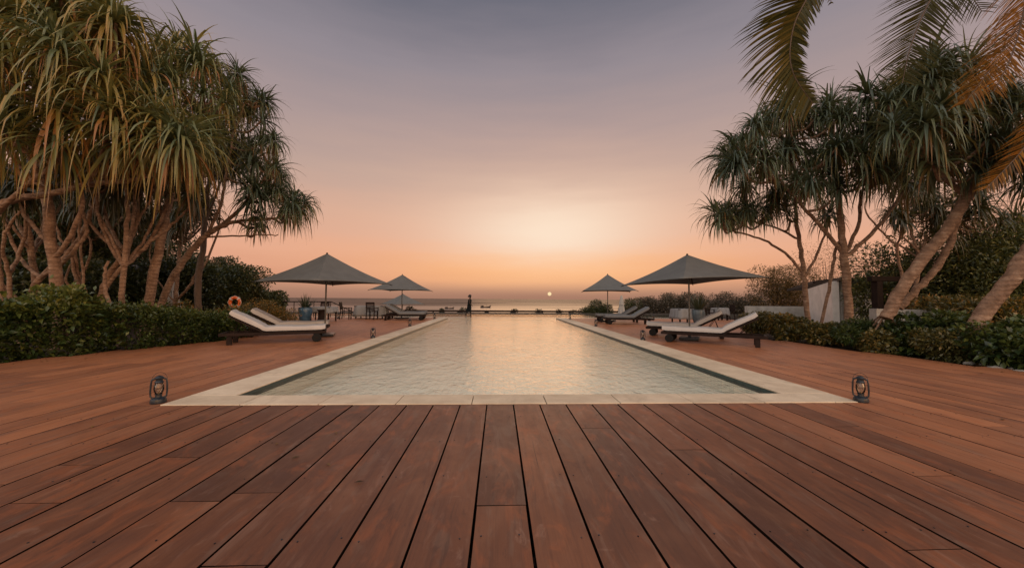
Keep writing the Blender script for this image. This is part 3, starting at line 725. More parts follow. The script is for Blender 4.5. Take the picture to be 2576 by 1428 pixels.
# ------------------------------------------------------------------ boats
def boat(label, px, py, L, heading):
    p = G(px, py, SEA); t = thing('fishing_boat', label, 'boat', (p.x, p.y, SEA), heading, 'small wooden boats moored offshore')
    V = []; Fa = []; n = 14; cr = [(-1, 1), (-.86, .45), (-.4, .06), (0, 0), (.4, .06), (.86, .45), (1, 1)]
    for i in range(n + 1):
        u = i / n * 2 - 1; w_ = .16 * L * (1 - abs(u) ** 2.6) + .012 * L; sh = .13 * L + .06 * L * u * u + (.07 * L * max(0, u) ** 3)
        for (cy_, cz) in cr: V.append((u * L / 2 * (1 + .10 * cz * max(0, u)), cy_ * w_, -.03 * L + cz * sh))
    m = len(cr)
    for i in range(n):
        for j in range(m - 1): Fa.append((i * m + j, i * m + j + 1, (i + 1) * m + j + 1, (i + 1) * m + j))
        Fa.append((i * m, i * m + m - 1, (i + 1) * m + m - 1, (i + 1) * m))
    b = MB(); b.add(V, Fa + [tuple(range(m)), tuple(range(len(V) - m, len(V)))]); b.build('hull', 'boat_hull', t)
    b = MB(); b.box(-.40 * L, -.18 * L, -.08 * L, .08 * L, .10 * L, .20 * L); b.box(-.42 * L, -.16 * L, -.10 * L, .10 * L, .20 * L, .215 * L); b.build('cabin', 'boat_hull', t)
    b = MB(); b.tube([(.12 * L, 0, .08 * L), (.14 * L, 0, .42 * L)], .008 * L, 6); b.tube([(.46 * L, 0, .20 * L), (.60 * L, 0, .27 * L)], .007 * L, 6); b.build('mast', 'boat_hull', t)
boat('low dark boat on the sea right of the walking person', 1221, 773.5, 9.2, R(4))
boat('smaller boat on the sea left of the walking person', 1130, 776.5, 7.2, R(-3))

# ------------------------------------------------------------------ shore side walls and rails
b = MB(); b.box(-30, 30, 30.6, 31.2, -1.05, .0)
tag(b.build('retaining_wall', 'dark_stone'), 'low dark stone wall just beyond the infinity edge', 'wall')
t = thing('beach_railing', 'dark timber railing with short posts running below the sea line', 'railing', (0, 33.6, -1.0))
b = MB(); b.bbox(-9, 15, -.06, .06, .98, 1.13, .01); b.build('top_rail', 'dark_wood', t)
b = MB(); b.box(-9, 15, -.03, .03, .45, .53); b.build('lower_rail', 'dark_wood', t)
for k in range(10): b = MB(); b.bbox(-8.7 + k * 2.55, -8.58 + k * 2.55, -.055, .055, 0, .979, .008); b.build('post', 'dark_wood', t)
t = thing('stair_handrail', 'thin dark handrail behind the left pot that slopes down towards the beach', 'handrail', (0, 0, 0))
hp = [P(686, 758.5, 23.2), P(833, 758.5, 23.2), P(866, 774, 24.4), P(905, 792, 26.0)]
b = MB(); b.tube(hp, .03, 8); b.build('rail', 'dark_wood', t)
for (px, py, Y) in ((690, 758.5, 23.2), (740, 758.5, 23.2), (790, 758.5, 23.2), (832, 758.5, 23.2), (866, 774, 24.4)):
    q = P(px, py, Y); b = MB(); b.tube([(q.x, q.y, -.3), tuple(q)], .022, 6); b.build('post', 'dark_wood', t)
b = MB(); q0, q1 = P(686, 768, 23.2), P(833, 768, 23.2); b.tube([q0, q1], .014, 6); b.build('mid_rail', 'dark_wood', t)
t = thing('life_ring_stand', 'orange life ring hung on a post above the flowering bushes on the left', 'life ring', (P(591, 760, 15.5).x, 15.5, -.07))
b = MB(); b.bbox(-.045, .045, .09, .17, 0, 1.35, .008); b.build('post', 'dark_wood', t)
zc = P(591, 760, 15.5).z + .07
MR = Matrix.Translation((0, 0, zc)) @ Matrix.Rotation(R(90), 4, 'X')
def torus_seg(b, a0, a1, r, rr, n=16):
    b.tube([MR @ Vector((r * math.cos(a), r * math.sin(a), 0)) for a in np.linspace(a0, a1, n)], rr, 10)
b = MB(); torus_seg(b, 0, 2 * math.pi, .195, .062, 40); rg = b.build('ring', 'orange_plastic', t, True)
for k in range(4): b = MB(); torus_seg(b, k * math.pi / 2 + .65, k * math.pi / 2 + .92, .195, .0645, 5); b.build('band', 'white_band', rg, True)
b = MB(); b.tube([MR @ Vector(((.262 + .012 * math.cos(8 * a)) * math.cos(a), (.262 + .012 * math.cos(8 * a)) * math.sin(a), .02)) for a in np.linspace(0, 6.283, 60)], .008, 5); b.build('grab_line', 'white_band', rg)

# ------------------------------------------------------------------ buildings
q = P(318, 700, 18.5)
t = thing('garden_pavilion', 'dark roofed wooden pavilion with louvred sides and white drapes behind the left trees', 'pavilion', (q.x, 19.5, -.07), R(-6))
for sx_ in (-1.5, 1.5):
    for sy in (-1.2, 1.2): b = MB(); b.bbox(sx_ - .07, sx_ + .07, sy - .07, sy + .07, 0, 2.38, .01); b.build('post', 'pergola_wood', t)
b = MB(); b.box(-1.9, 1.9, -1.6, 1.6, 2.385, 2.50); b.add([(-1.95, -1.65, 2.503), (1.95, -1.65, 2.503), (1.95, 1.65, 2.503), (-1.95, 1.65, 2.503), (-.6, 0, 2.95), (.6, 0, 2.95)], [(0, 1, 5, 4), (1, 2, 5), (2, 3, 4, 5), (3, 0, 4), (3, 2, 1, 0)]); b.build('roof', 'roof_shingle', t)
for (x0, x1, yy, nm) in ((-1.42, .35, -1.2, 'louvre'), (-1.42, 1.42, 1.2, 'louvre')):
    b = MB(); z = 1.0
    while z < 2.3: b.box(x0, x1, yy - .03, yy + .03, z, z + .075); z += .13
    b.build('louvre', 'pergola_wood', t)
V = []; n = 24
for i in range(2):
    for k in range(n + 1): V.append((.45 + k / n * .85 - (0 if i else k / n * .2), -1.2 + .045 * math.sin(k * 1.7), 2.3 if i else .25))
b = MB(); b.add(V, [(k, k + 1, n + 2 + k, n + 1 + k) for k in range(n)]); o = b.build('drape', 'white_cloth', t, True); o.modifiers.new('thickness', 'SOLIDIFY').thickness = .01
b = MB(); b.box(-1.3, .9, -.6, .9, .25, .42); b.build('daybed', 'pergola_wood', t)
b = MB(); b.bbox(-1.25, .85, -.55, .85, .425, .58, .04); b.build('cushion', 'mattress_cloth', t)
q = P(397, 735, 21)
t = thing('slatted_screen', 'reddish slatted timber screen between the leaning trunks beyond the pavilion', 'screen', (q.x, 21.0, -.07))
b = MB(); z = .9
while z < 2.1: b.box(-1.0, 1.2, -.03, .03, z, z + .1); z += .17
b.build('slats', 'pergola_wood', t)
for xx in (-1.0, .1, 1.2): b = MB(); b.box(xx - .05, xx + .05, .035, .13, 0, 2.2); b.build('post', 'pergola_wood', t)
# white house on the right
WA, WB, WC = P(2036, 775, 21.0), P(2112, 775, 16.2), P(2204, 775, 17.6)
t = thing('white_house', 'small white rendered house with brown eaves behind the right trees', 'house', (0, 0, -.07))
def wall_prism(b, pts, z0, zs, th=.25):
    for (p0, p1, za, zb) in zip(pts[:-1], pts[1:], zs[:-1], zs[1:]):
        d = (p1 - p0); d.z = 0; n_ = Vector((d.y, -d.x, 0)).normalized() * th
        if n_.y < 0: n_ = -n_
        a0, a1 = Vector((p0.x, p0.y, z0)), Vector((p1.x, p1.y, z0)); c0, c1 = Vector((p0.x, p0.y, za)), Vector((p1.x, p1.y, zb))
        b.add([a0, a1, a1 + n_, a0 + n_, c0, c1, c1 + n_, c0 + n_], [(0, 1, 2, 3), (4, 5, 6, 7), (0, 1, 5, 4), (1, 2, 6, 5), (2, 3, 7, 6), (3, 0, 4, 7)])
zA, zB, zC = P(2036, 727, 21.0).z, P(2112, 703, 16.2).z, P(2204, 704, 17.6).z
WD = WB + Vector((.02, .25, 0))
b = MB(); wall_prism(b, [WA, WB], 0, [zA, zB]); b.build('side_wall', 'white_plaster', t)
b = MB(); wall_prism(b, [WB + (WC - WB).normalized() * .26, WC], 0, [zB, zC]); b.build('front_wall', 'white_plaster', t)
b = MB(); up1 = Vector((0, 0, .14))
A2, B2, C2 = [Vector((p.x, p.y, z)) + Vector((0, 0, .004)) for p, z in ((WA + Vector((-.25, .1, 0)), zA + .0), (WB + Vector((-.25, -.35, 0)), zB), (WC + Vector((.9, -.3, 0)), zC))]
bk = Vector((1.6, 3.2, .02))
b.add([A2, B2, B2 + up1, A2 + up1, A2 + bk, B2 + bk, B2 + bk + up1, A2 + bk + up1, C2, C2 + up1, C2 + bk, C2 + bk + up1],
      [(0, 1, 2, 3), (3, 2, 6, 7), (0, 1, 5, 4), (1, 8, 9, 2), (2, 9, 11, 6), (1, 8, 10, 5), (8, 10, 11, 9), (4, 5, 6, 7), (5, 10, 11, 6), (0, 4, 7, 3)])
b.build('roof', 'roof_shingle', t)
b = MB(); q0 = WA.lerp(WB, .28); nrm = Vector(((WB - WA).y, -(WB - WA).x, 0)).normalized()
if nrm.y > 0: nrm = -nrm
q1 = WA.lerp(WB, .40); h0, h1 = P(2058, 742, 19).z, P(2058, 728, 19).z
b.add([Vector((p.x, p.y, z)) + nrm * o for p in (q0, q1) for z in (1.25, 1.75) for o in (.004, .06)], [(0, 2, 6, 4), (1, 5, 7, 3), (0, 1, 3, 2), (4, 6, 7, 5), (2, 3, 7, 6), (0, 4, 5, 1)]); b.build('window', 'dark_wood', t)
q = P(2208, 770, 13.5); t = thing('pergola_post', 'dark square timber post and beam in the shade beside the white house', 'post', (q.x, 13.5, -.07))
b = MB(); b.bbox(-.12, .12, -.12, .12, 0, 2.05, .015); b.build('shaft', 'dark_wood', t)
b = MB(); b.bbox(-.3, 3.2, -.10, .10, 2.055, 2.25, .015); b.build('beam', 'dark_wood', t)
b = MB(); pts = [P(2205, 778, 12.4), P(2330, 778, 12.2), P(2470, 782, 11.8), P(2640, 786, 11.5)]; wall_prism(b, pts, -.1, [P(2205, 776, 12.4).z, P(2330, 779, 12.2).z, P(2470, 783, 11.8).z, P(2640, 787, 11.5).z], .3)
tag(b.build('garden_wall', 'grey_plaster'), 'grey rendered garden wall behind the right shrubs and leaning trunks', 'wall')
b = MB(); wall_prism(b, [P(1880, 768, 21.3), P(2034, 768, 20.9)], -.1, [.86, .86], .3)
tag(b.build('boundary_wall', 'grey_plaster'), 'low long wall between the brown tree and the white house', 'wall')
b = MB(); pts = [G(2425, 914), G(2500, 926), G(2576, 936)]
for i, (px, py, s) in enumerate(((2432, 913, .16), (2470, 917, .12), (2497, 925, .15), (2535, 926, .1), (2560, 934, .13))):
    q = G(px, py); M = Matrix.Translation((q.x + .12, q.y + .05, -.01)) @ Matrix.Rotation(i * 1.3, 4, 'Z') @ Matrix.Diagonal((s * .7, s * .4, s * .26, 1))
    bmh = bmesh.new(); bmesh.ops.create_icosphere(bmh, subdivisions=2, radius=1)
    for v in bmh.verts: v.co *= 1 + .18 * math.sin(v.co.x * 5 + i) * math.cos(v.co.y * 4)
    bmh.verts.index_update(); bb = MB(); bb.add([M @ v.co for v in bmh.verts], [[v.index for v in f.verts] for f in bmh.faces]); bmh.free()
    tag(bb.build('edging_stone', 'pebble'), ['largest pale stone lying at the right deck edge under the shrubs', 'second pale stone in the row at the right deck edge', 'middle pale stone in the row at the right deck edge', 'smallest pale stone near the right end of the row', 'pale stone at the right end of the row under the shrubs'][i], 'stone', 'pale stones edging the right bed')

# ------------------------------------------------------------------ foliage builders
def norm(a): return a / np.maximum(np.linalg.norm(a, axis=-1, keepdims=True), 1e-9)
def leaf_cloud(name, pts, outs, size, wr, mat, parent, tint, droop=.25, wild=.9):
    n = len(pts); pts = np.asarray(pts); outs = np.asarray(outs)
    d = norm(outs + rng.normal(0, wild, (n, 3)) + np.array([0, 0, .25]))
    s = norm(np.cross(d, norm(rng.normal(0, 1, (n, 3)) + np.array([0, 0, 1.6])))); nn = np.cross(s, d)
    L = (size * rng.uniform(.6, 1.35, n))[:, None]; W = L * wr
    b0 = pts; tip = pts + d * L; tip[:, 2] -= (L * droop)[:, 0] * .6
    mid = pts + d * L * .5
    V = np.stack([b0, mid + s * W * .5 + nn * W * .18, tip, mid - s * W * .5 + nn * W * .18], 1).reshape(-1, 3)
    i = np.arange(n)[:, None] * 4
    Fa = np.concatenate([i + np.array([[0, 1, 2]]), i + np.array([[0, 2, 3]])], 0)
    return raw(name, V, Fa, mat, parent, np.repeat(tint, 4))
def blob_points(blobs, n, shell=.55):
    """blobs: (x,y,z,rx,ry,rz). Points mostly in the outer shells."""
    bl = np.array(blobs); wgt = (bl[:, 3] * bl[:, 4] + bl[:, 5] * bl[:, 3]); idx = rng.choice(len(bl), n, p=wgt / wgt.sum())
    d = norm(rng.normal(0, 1, (n, 3))); r = (shell + (1.05 - shell) * rng.random(n) ** .7)[:, None]
    return bl[idx, :3] + d * r * bl[idx, 3:], d, idx
def shrub(name, label, cat, c, rad, n, size, mat, group, wr=.5, nb=9, tr=(0, 1), stems=True, z0=-.07, flat=.75, wild=.9, flowers=None, low=0.0):
    t = thing(name, label, cat, (c[0], c[1], z0), 0, group)
    rx, ry, h = rad; blobs = []
    for k in range(nb):
        a = rng.uniform(0, 6.28); rr = math.sqrt(rng.random()) * .72
        q = rng.uniform(.42, .62); zc = h * (low + (1 - low) * rng.uniform(.22, .78))
        blobs.append((rr * rx * math.cos(a), rr * ry * math.sin(a), zc, rx * q, ry * q, h * q * flat * .75))
    pts, d, idx = blob_points(blobs, n)
    ok = (pts[:, 2] > .03) & (pts[:, 2] < h * 1.06); pts, d, idx = pts[ok], d[ok], idx[ok]
    bt = rng.uniform(-.15, .15, nb)[idx]
    ti = np.clip(tr[0] + (tr[1] - tr[0]) * np.clip(rng.beta(1.6, 2.2, len(pts)) + bt, 0, 1), 0, 1)
    leaf_cloud('foliage', pts, d, size, wr, mat, t, ti, wild=wild)
    if stems:
        b = MB()
        for (x, y, z, *_r) in blobs: b.tube([(x * .25, y * .25, 0), (x * .6, y * .6, z * .5), (x, y, z)], [.022, .016, .008], 5)
        b.build('stem', 'twig', t)
    if flowers:
        m = flowers[0]; sel = rng.choice(len(pts), m); leaf_cloud('blossom', pts[sel] * 1.04, d[sel], flowers[1], .8, flowers[2], t, rng.random(m))
    return t
def hedge(label, line, depth, h, n, size, tr=(0, 1), name='hedge'):
    """Foliage along a polyline of front-edge points, growing away from the pool."""
    t = thing(name, label, 'hedge', (line[0][0], line[0][1], -.07), 0, 'hedges along the left edge of the deck')
    o = np.array([line[0][0], line[0][1]]); L = np.array(line, dtype=float); seg = np.linalg.norm(np.diff(L[:, :2], axis=0), axis=1); cum = np.concatenate([[0], np.cumsum(seg)])
    s = rng.uniform(0, cum[-1], n); x = np.interp(s, cum, L[:, 0]); y = np.interp(s, cum, L[:, 1]); hh = np.interp(s, cum, L[:, 2]) * h
    tx = np.interp(s + .1, cum, L[:, 0]) - np.interp(s - .1, cum, L[:, 0]); ty = np.interp(s + .1, cum, L[:, 1]) - np.interp(s - .1, cum, L[:, 1]); tl = np.hypot(tx, ty) + 1e-6
    nxn, nyn = -ty / tl, tx / tl
    z_phase = 0.0
    lump = .15 * np.sin(s * 2.7) + .11 * np.sin(s * 6.1 + 1) + .07 * np.sin(s * 13.7 + z_phase)
    which = rng.random(n); u = rng.random(n)
    dep = np.where(which < .5, rng.random(n) ** 2 * .35 * depth, u * depth); z = np.where(which < .5, rng.random(n) ** .9 * hh, hh * (1 - rng.random(n) ** 2 * .3))
    bulge = np.sin(np.clip(z / np.maximum(hh, .01), 0, 1) * math.pi) * .16
    off = dep - bulge - lump * (.4 + .9 * z / np.maximum(hh, .01)) - .06 * np.sin(s * 5 + z * 9) + .10; z = z * (1 + lump * .8) + rng.normal(0, .04, n); spr = rng.random(n) < .05; z = np.where(spr & (z > hh * .75), z + rng.uniform(0, .22, n), z); off = off - np.where(rng.random(n) < .06, rng.uniform(0, .2, n), 0)
    pts = np.stack([x + nxn * off - o[0], y + nyn * off - o[1], np.maximum(z, .02)], 1)
    outs = np.stack([-nxn * np.where(which < .5, 1, .1), -nyn * np.where(which < .5, 1, .1), np.where(which < .5, .35, 1)], 1)
    clump = .5 + .5 * np.sin(s * 9 + z * 8) * np.cos(s * 4.3 - z * 11)
    ti = np.clip(tr[0] + (tr[1] - tr[0]) * np.clip(rng.beta(1.5, 2.4, n) * .8 + .25 * clump + .22 * (z / np.maximum(hh, .01) > .85), 0, 1), 0, 1)  # top leaves tinted lighter: a highlight put into the colour
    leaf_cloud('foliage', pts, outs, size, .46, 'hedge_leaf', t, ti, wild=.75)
    b = MB()
    for q in np.arange(.15, cum[-1], .28):
        px, py = np.interp(q, cum, L[:, 0]) - o[0], np.interp(q, cum, L[:, 1]) - o[1]; i = np.searchsorted(cum, q) - 1; i = max(0, min(i, len(L) - 2))
        tt = (L[i + 1, :2] - L[i, :2]) / max(seg[i], 1e-6); nv = np.array([-tt[1], tt[0]]) * depth * random.uniform(.35, .7)
        for k in range(3):
            e = (px + nv[0] + random.uniform(-.3, .3), py + nv[1] + random.uniform(-.3, .3), np.interp(q, cum, L[:, 2]) * h * random.uniform(.75, .95)); b.tube([(px + nv[0], py + nv[1], 0), ((px + nv[0] + e[0]) / 2 + random.uniform(-.08, .08), (py + nv[1] + e[1]) / 2, e[2] * .5), e], [.02, .014, .006], 5)
    b.build('stem', 'twig', t)

def strap_leaves(ros, mat, parent, tr=(0, 1), nl=46, segs=7, name='crown', dead=.16, wf=1.0, tipy=.12):
    """ros rows: x,y,z, ax,ay,az, leaf length. Long strap leaves that arch, kink and droop."""
    ros = np.array(ros, dtype=float); m = len(ros); n = m * nl
    ri = np.repeat(np.arange(m), nl); k = np.tile(np.arange(nl), m); u = (k + rng.random(n) * .8) / nl          # 0 young, 1 old
    ax = norm(ros[ri, 3:6]); t1 = norm(np.cross(ax, np.tile([.31, .77, .55], (n, 1)))); t2 = np.cross(ax, t1)
    ph = k * 2.39996 + rng.uniform(0, .5, n) + ri * 1.3; th = np.radians(12 + 112 * u ** .85 + rng.normal(0, 9, n))
    rv = rng.uniform(.75, 1.2, m)[ri]; rg = rng.uniform(.55, 1.55, m)[ri]; th = th * rv
    d = norm(ax * np.cos(th)[:, None] + (t1 * np.cos(ph)[:, None] + t2 * np.sin(ph)[:, None]) * np.sin(th)[:, None])
    L = ros[ri, 6] * rng.uniform(.70, 1.18, n) * np.where(u < .15, .7, 1.0); W = wf * L * rng.uniform(.045, .078, n) * (.75 + .3 / np.maximum(L, .5))
    p = ros[ri, :3] + ax * (.25 * (1 - u) * .5)[:, None] + d * .04
    g = (.07 + .20 * u + rng.uniform(0, .12, n)) * rg; kink = np.where(rng.random(n) < .55, rng.integers(2, segs - 1, n), 99)
    S0 = norm(np.cross(d, np.array([0, 0, 1.0]) + rng.normal(0, .25, (n, 3)))); VV = []
    for s in range(segs + 1):
        f = s / segs; wd = W * np.where(f < .12, .75, 1.0) * np.clip((1 - f) * 1.45, 0.03, 1) ** .8
        S = norm(S0 - d * np.sum(S0 * d, 1, keepdims=True)); nn = np.cross(S, d)
        VV += [p - S * wd[:, None] * .5 + nn * (wd * .16)[:, None], p, p + S * wd[:, None] * .5 + nn * (wd * .16)[:, None]]
        gg = g * (.5 + 1.6 * f) + np.where(s == kink, rng.uniform(.7, 1.6, n), 0)
        d = d.copy(); d[:, 2] -= gg; d = norm(d + rng.normal(0, .02, (n, 3))); p = p + d * (L / segs)[:, None]
    nv = 3 * (segs + 1); V = np.stack(VV, 1).reshape(-1, 3); base_i = (np.arange(n) * nv)[:, None]
    quads = []
    for s in range(segs):
        a = s * 3; quads += [[a, a + 1, a + 4, a + 3], [a + 1, a + 2, a + 5, a + 4]]
    Fa = (base_i[:, :, None] + np.array(quads)[None]).reshape(-1, 4)
    rt = rng.normal(0, .10, m)[ri]
    ti = np.clip(.12 + .36 * u + rt + rng.normal(0, .10, n), 0, .82); ti = np.where((rng.random(n) < dead * 2.4) & (u > .78), rng.uniform(.8, 1, n), ti)
    ti = np.clip(tr[0] + (tr[1] - tr[0]) * ti, 0, 1)
    tv = np.clip(ti[:, None] + tipy * np.repeat(np.linspace(-.4, 1, segs + 1), 3)[None] * (.4 + u[:, None]), 0, 1).ravel()
    return raw(name, V, Fa, mat, parent, tv)
def pandanus(label, limbs, spots, leafL, mat, group, tr=(0, 1), nl=46, roots=None, cat='tree', base_i=0, bark='pandan_bark', twig_r=.032, name='pandanus_tree', rf=.53, wf=1.0, stub=True, extra=0, tipy=.12):
    """limbs: lists of (px,py,Y,r). spots: (px,py,Y,spread_px,count)."""
    W = []
    for lb in limbs:
        pts = [tuple(P(px, py, Y)) + (r * rf,) for (px, py, Y, r) in lb]; W.append(smoothpts(pts, 6))
    for _ in range(extra):
        lb = limbs[random.randrange(len(limbs))]; k = random.randrange(0, max(1, len(lb) // 2)); px, py, Y, r = lb[k]
        sx_ = random.choice((-1, 1)); rise = random.uniform(150, 300); lean = random.uniform(30, 150) * sx_; r1 = random.uniform(.035, .06) / .62 * rf
        Yb = Y + random.uniform(-.5, .8)
        W.append(smoothpts([tuple(P(px, py, Y)) + (r1,), tuple(P(px + lean * .55, py - rise * .28, Yb)) + (r1 * .95,), tuple(P(px + lean * .95, py - rise * .68, Yb)) + (r1 * .8,), tuple(P(px + lean * random.uniform(.6, 1.2), py - rise, Yb)) + (r1 * .6,)], 6))
    b0 = W[base_i][0]; org = Vector((b0[0], b0[1], -.07)); t = thing(name, label, cat, org, 0, group)
    O = np.array(org)
    b = MB()
    for a in W:
        wob = rng.normal(0, .012, (len(a), 3)); wob[0] = 0; pts = a[:, :3] - O + wob
        if a is W[base_i] and stub: pts = np.vstack([[pts[0][0], pts[0][1], -.05], pts]); rr = [a[0][3] * 1.25] + list(a[:, 3])
        else: rr = list(a[:, 3])
        b.tube(pts, [max(.012, r * (1 + random.uniform(-.05, .05))) for r in rr], 12)
    nodes = np.concatenate([a[len(a) // 3:] for a in W])
    ros = []
    for (px, py, Y, sp, cnt) in spots:
        for _ in range(cnt):
            q = P(px + random.gauss(0, sp * .5), py + random.gauss(0, sp * .5), Y + random.uniform(-.9, .9)); qa = np.array(q)
            dd = nodes[:, :3] - qa; cost = np.linalg.norm(dd, axis=1) + 1.2 * np.maximum(0, dd[:, 2] + .15); j = int(np.argmin(cost)); nd = nodes[j]
            mid = (nd[:3] * .45 + qa * .55); mid[2] -= .10 + .12 * np.linalg.norm(nd[:3] - qa)
            c = smoothpts([tuple(nd[:3]) + (min(nd[3], twig_r * 1.5),), tuple(mid) + (twig_r * 1.05,), tuple(qa) + (twig_r * .8,)], 5)
            b.tube(c[:, :3] - O, list(c[:, 3]), 7)
            ax = norm((qa - mid)) * .8 + np.array([0, 0, .7]) + rng.normal(0, .32, 3)
            ros.append(tuple(qa - O) + tuple(ax) + (leafL * random.uniform(.62, 1.2),))
    if roots:
        for (sx_, sy, Y, ex, ey, r) in roots:
            s0 = np.array(P(sx_, sy, Y)); e0 = np.array(G(ex, ey, -.06)); m = (s0 + e0) / 2 + np.array([0, 0, .06])
            b.tube(smoothpts([tuple(s0) + (r,), tuple(m) + (r * .9,), tuple(e0) + (r * .8,)], 5)[:, :3] - O, r * .85, 8)
    b.build('trunk', bark, t, True)
    strap_leaves(ros, mat, t, tr, nl, wf=wf, tipy=tipy)
    return t

# ------------------------------------------------------------------ left: pandanus grove
PG = 'pandanus trees on both sides of the deck'
pandanus('near left screw pine with a thick ringed upright trunk and huge drooping strap leaves',
    [[(152, 800, 9.0, .22), (135, 650, 9.0, .20), (120, 520, 9.0, .185), (112, 420, 9.0, .16), (140, 310, 8.8, .11)],
     [(118, 480, 9.0, .13), (70, 380, 8.6, .10), (40, 270, 8.2, .07)], [(118, 430, 9.0, .12), (200, 350, 8.7, .09), (290, 260, 8.4, .07)],
     [(112, 420, 9.0, .1), (150, 220, 8.6, .08), (180, 90, 8.4, .06)]],
    [(40, 30, 8.2, 60, 5), (160, 40, 8.4, 60, 5), (270, 60, 8.5, 50, 4), (20, 150, 7.6, 60, 4), (120, 160, 7.8, 60, 5), (230, 170, 8.0, 60, 5), (30, 270, 7.6, 50, 3), (140, 280, 8.0, 60, 4), (260, 270, 8.0, 50, 4), (330, 200, 8.6, 40, 3), (340, 290, 8.4, 40, 3)],
    1.55, 'pandan_warm', PG, tr=(.08, 1), nl=62, tipy=.3, extra=3, wf=.68)
pandanus('left screw pine whose long level limb sweeps across the grove from the picture edge',
    [[(-70, 780, 8.4, .20), (-50, 640, 8.4, .18), (0, 522, 8.4, .15), (120, 486, 8.5, .13), (240, 462, 8.6, .11), (350, 450, 8.7, .085), (420, 410, 8.7, .06)],
     [(-10, 540, 8.4, .10), (60, 470, 8.1, .085), (150, 400, 8.0, .06)], [(120, 486, 8.5, .07), (60, 430, 8.2, .06), (0, 350, 8.0, .05)], [(240, 462, 8.6, .07), (300, 400, 8.4, .05)]],
    [(420, 350, 8.5, 45, 4), (455, 400, 8.6, 30, 3), (380, 300, 8.5, 40, 3), (10, 330, 7.8, 35, 2), (330, 360, 8.2, 40, 3)],
    1.5, 'pandan_warm', PG, tr=(.2, 1), nl=58, tipy=.3, extra=3, wf=.68)
pandanus('left screw pine with a pale tapering trunk leaning slightly right above the hedge',
    [[(368, 800, 10.6, .22), (392, 660, 10.6, .21), (418, 540, 10.6, .18), (440, 440, 10.6, .15), (450, 350, 10.6, .12), (470, 250, 10.6, .08)],
     [(412, 560, 10.6, .10), (396, 500, 10.5, .085), (385, 440, 10.4, .07)], [(448, 380, 10.6, .10), (510, 290, 10.4, .07), (540, 220, 10.4, .05)], [(445, 400, 10.6, .1), (400, 280, 10.3, .07), (370, 180, 10.2, .05)]],
    [(400, 150, 10.4, 50, 4), (470, 140, 10.6, 45, 3), (430, 230, 10.2, 55, 4), (520, 190, 10.8, 45, 3), (500, 290, 10.4, 50, 3), (560, 240, 11, 40, 3), (450, 330, 10.2, 50, 3)],
    1.15, 'pandan_warm', PG, tr=(.05, .95), nl=54, tipy=.25, extra=3, wf=.72)
pandanus('left screw pine with a smooth trunk leaning far right towards the pool',
    [[(392, 800, 12.0, .19), (435, 700, 12.0, .18), (490, 620, 12.0, .165), (545, 575, 12.0, .14), (610, 555, 12.0, .10), (690, 550, 12.0, .07), (740, 530, 12.0, .05)],
     [(545, 575, 12.0, .12), (600, 530, 12.2, .10), (650, 470, 12.2, .07), (690, 420, 12.2, .05)], [(520, 595, 12.0, .09), (560, 500, 12.2, .08), (570, 420, 12.4, .07), (590, 330, 12.4, .05)],
     [(520, 596, 12, .06), (620, 592, 12, .045), (700, 590, 12, .03)], [(590, 330, 12.4, .05), (620, 250, 12.4, .04)]],
    [(742, 510, 12, 24, 4), (728, 545, 12, 24, 3), (690, 500, 12, 28, 4), (700, 440, 12.2, 28, 4), (655, 420, 12.2, 30, 4), (660, 350, 12.3, 28, 4), (620, 310, 12.4, 30, 4), (640, 250, 12.4, 26, 3), (600, 230, 12.5, 26, 3), (570, 190, 12.5, 26, 3), (650, 560, 12, 28, 3), (620, 490, 12.3, 30, 3)],
    .95, 'pandan_cool', PG, tr=(.05, .95), nl=50, tipy=.2, wf=.75)
pandanus('left screw pine with a dark straight trunk, last before the round green tree',
    [[(497, 800, 13.4, .20), (500, 700, 13.4, .19), (512, 600, 13.4, .17), (522, 500, 13.4, .13), (530, 400, 13.4, .10)], [(515, 560, 13.4, .09), (560, 450, 13.4, .06)], [(515, 540, 13.4, .09), (470, 440, 13.4, .06)]],
    [(540, 400, 13.5, 40, 5), (590, 420, 13.6, 36, 5), (490, 400, 13.4, 40, 4), (540, 330, 13.6, 36, 4), (600, 370, 13.6, 32, 4), (460, 450, 13.4, 30, 3)],
    1.0, 'pandan_dark', PG, tr=(0, .9), nl=42, bark='twig')
pandanus('left screw pine with two thin stems forking upwards from one slanting trunk',
    [[(232, 800, 10.0, .14), (262, 720, 10.0, .13), (300, 650, 10.0, .11), (340, 570, 10.1, .09), (348, 490, 10.2, .07)], [(250, 745, 10.0, .09), (330, 650, 10.0, .085), (420, 575, 10.2, .07), (470, 530, 10.3, .05)],
     [(340, 570, 10.1, .06), (372, 510, 10.2, .05), (390, 470, 10.2, .04)]],
    [(345, 440, 10.6, 32, 4), (400, 440, 10.8, 30, 4), (300, 420, 10.6, 36, 4), (480, 490, 10.8, 24, 3)],
    1.0, 'pandan_dark', PG, tr=(.2, 1), nl=42, extra=6)
pandanus('left screw pine with a straight slim trunk standing just behind the hedge end',
    [[(304, 830, 9.6, .12), (308, 720, 9.6, .115), (318, 600, 9.7, .10), (320, 500, 9.8, .08), (300, 430, 9.8, .06)], [(312, 670, 9.6, .07), (270, 580, 9.8, .06), (230, 520, 10, .045)]],
    [(300, 410, 10.0, 36, 4), (230, 490, 10.6, 32, 3), (250, 410, 10.2, 36, 4)],
    1.0, 'pandan_dark', PG, tr=(.1, 1), nl=42, extra=6)
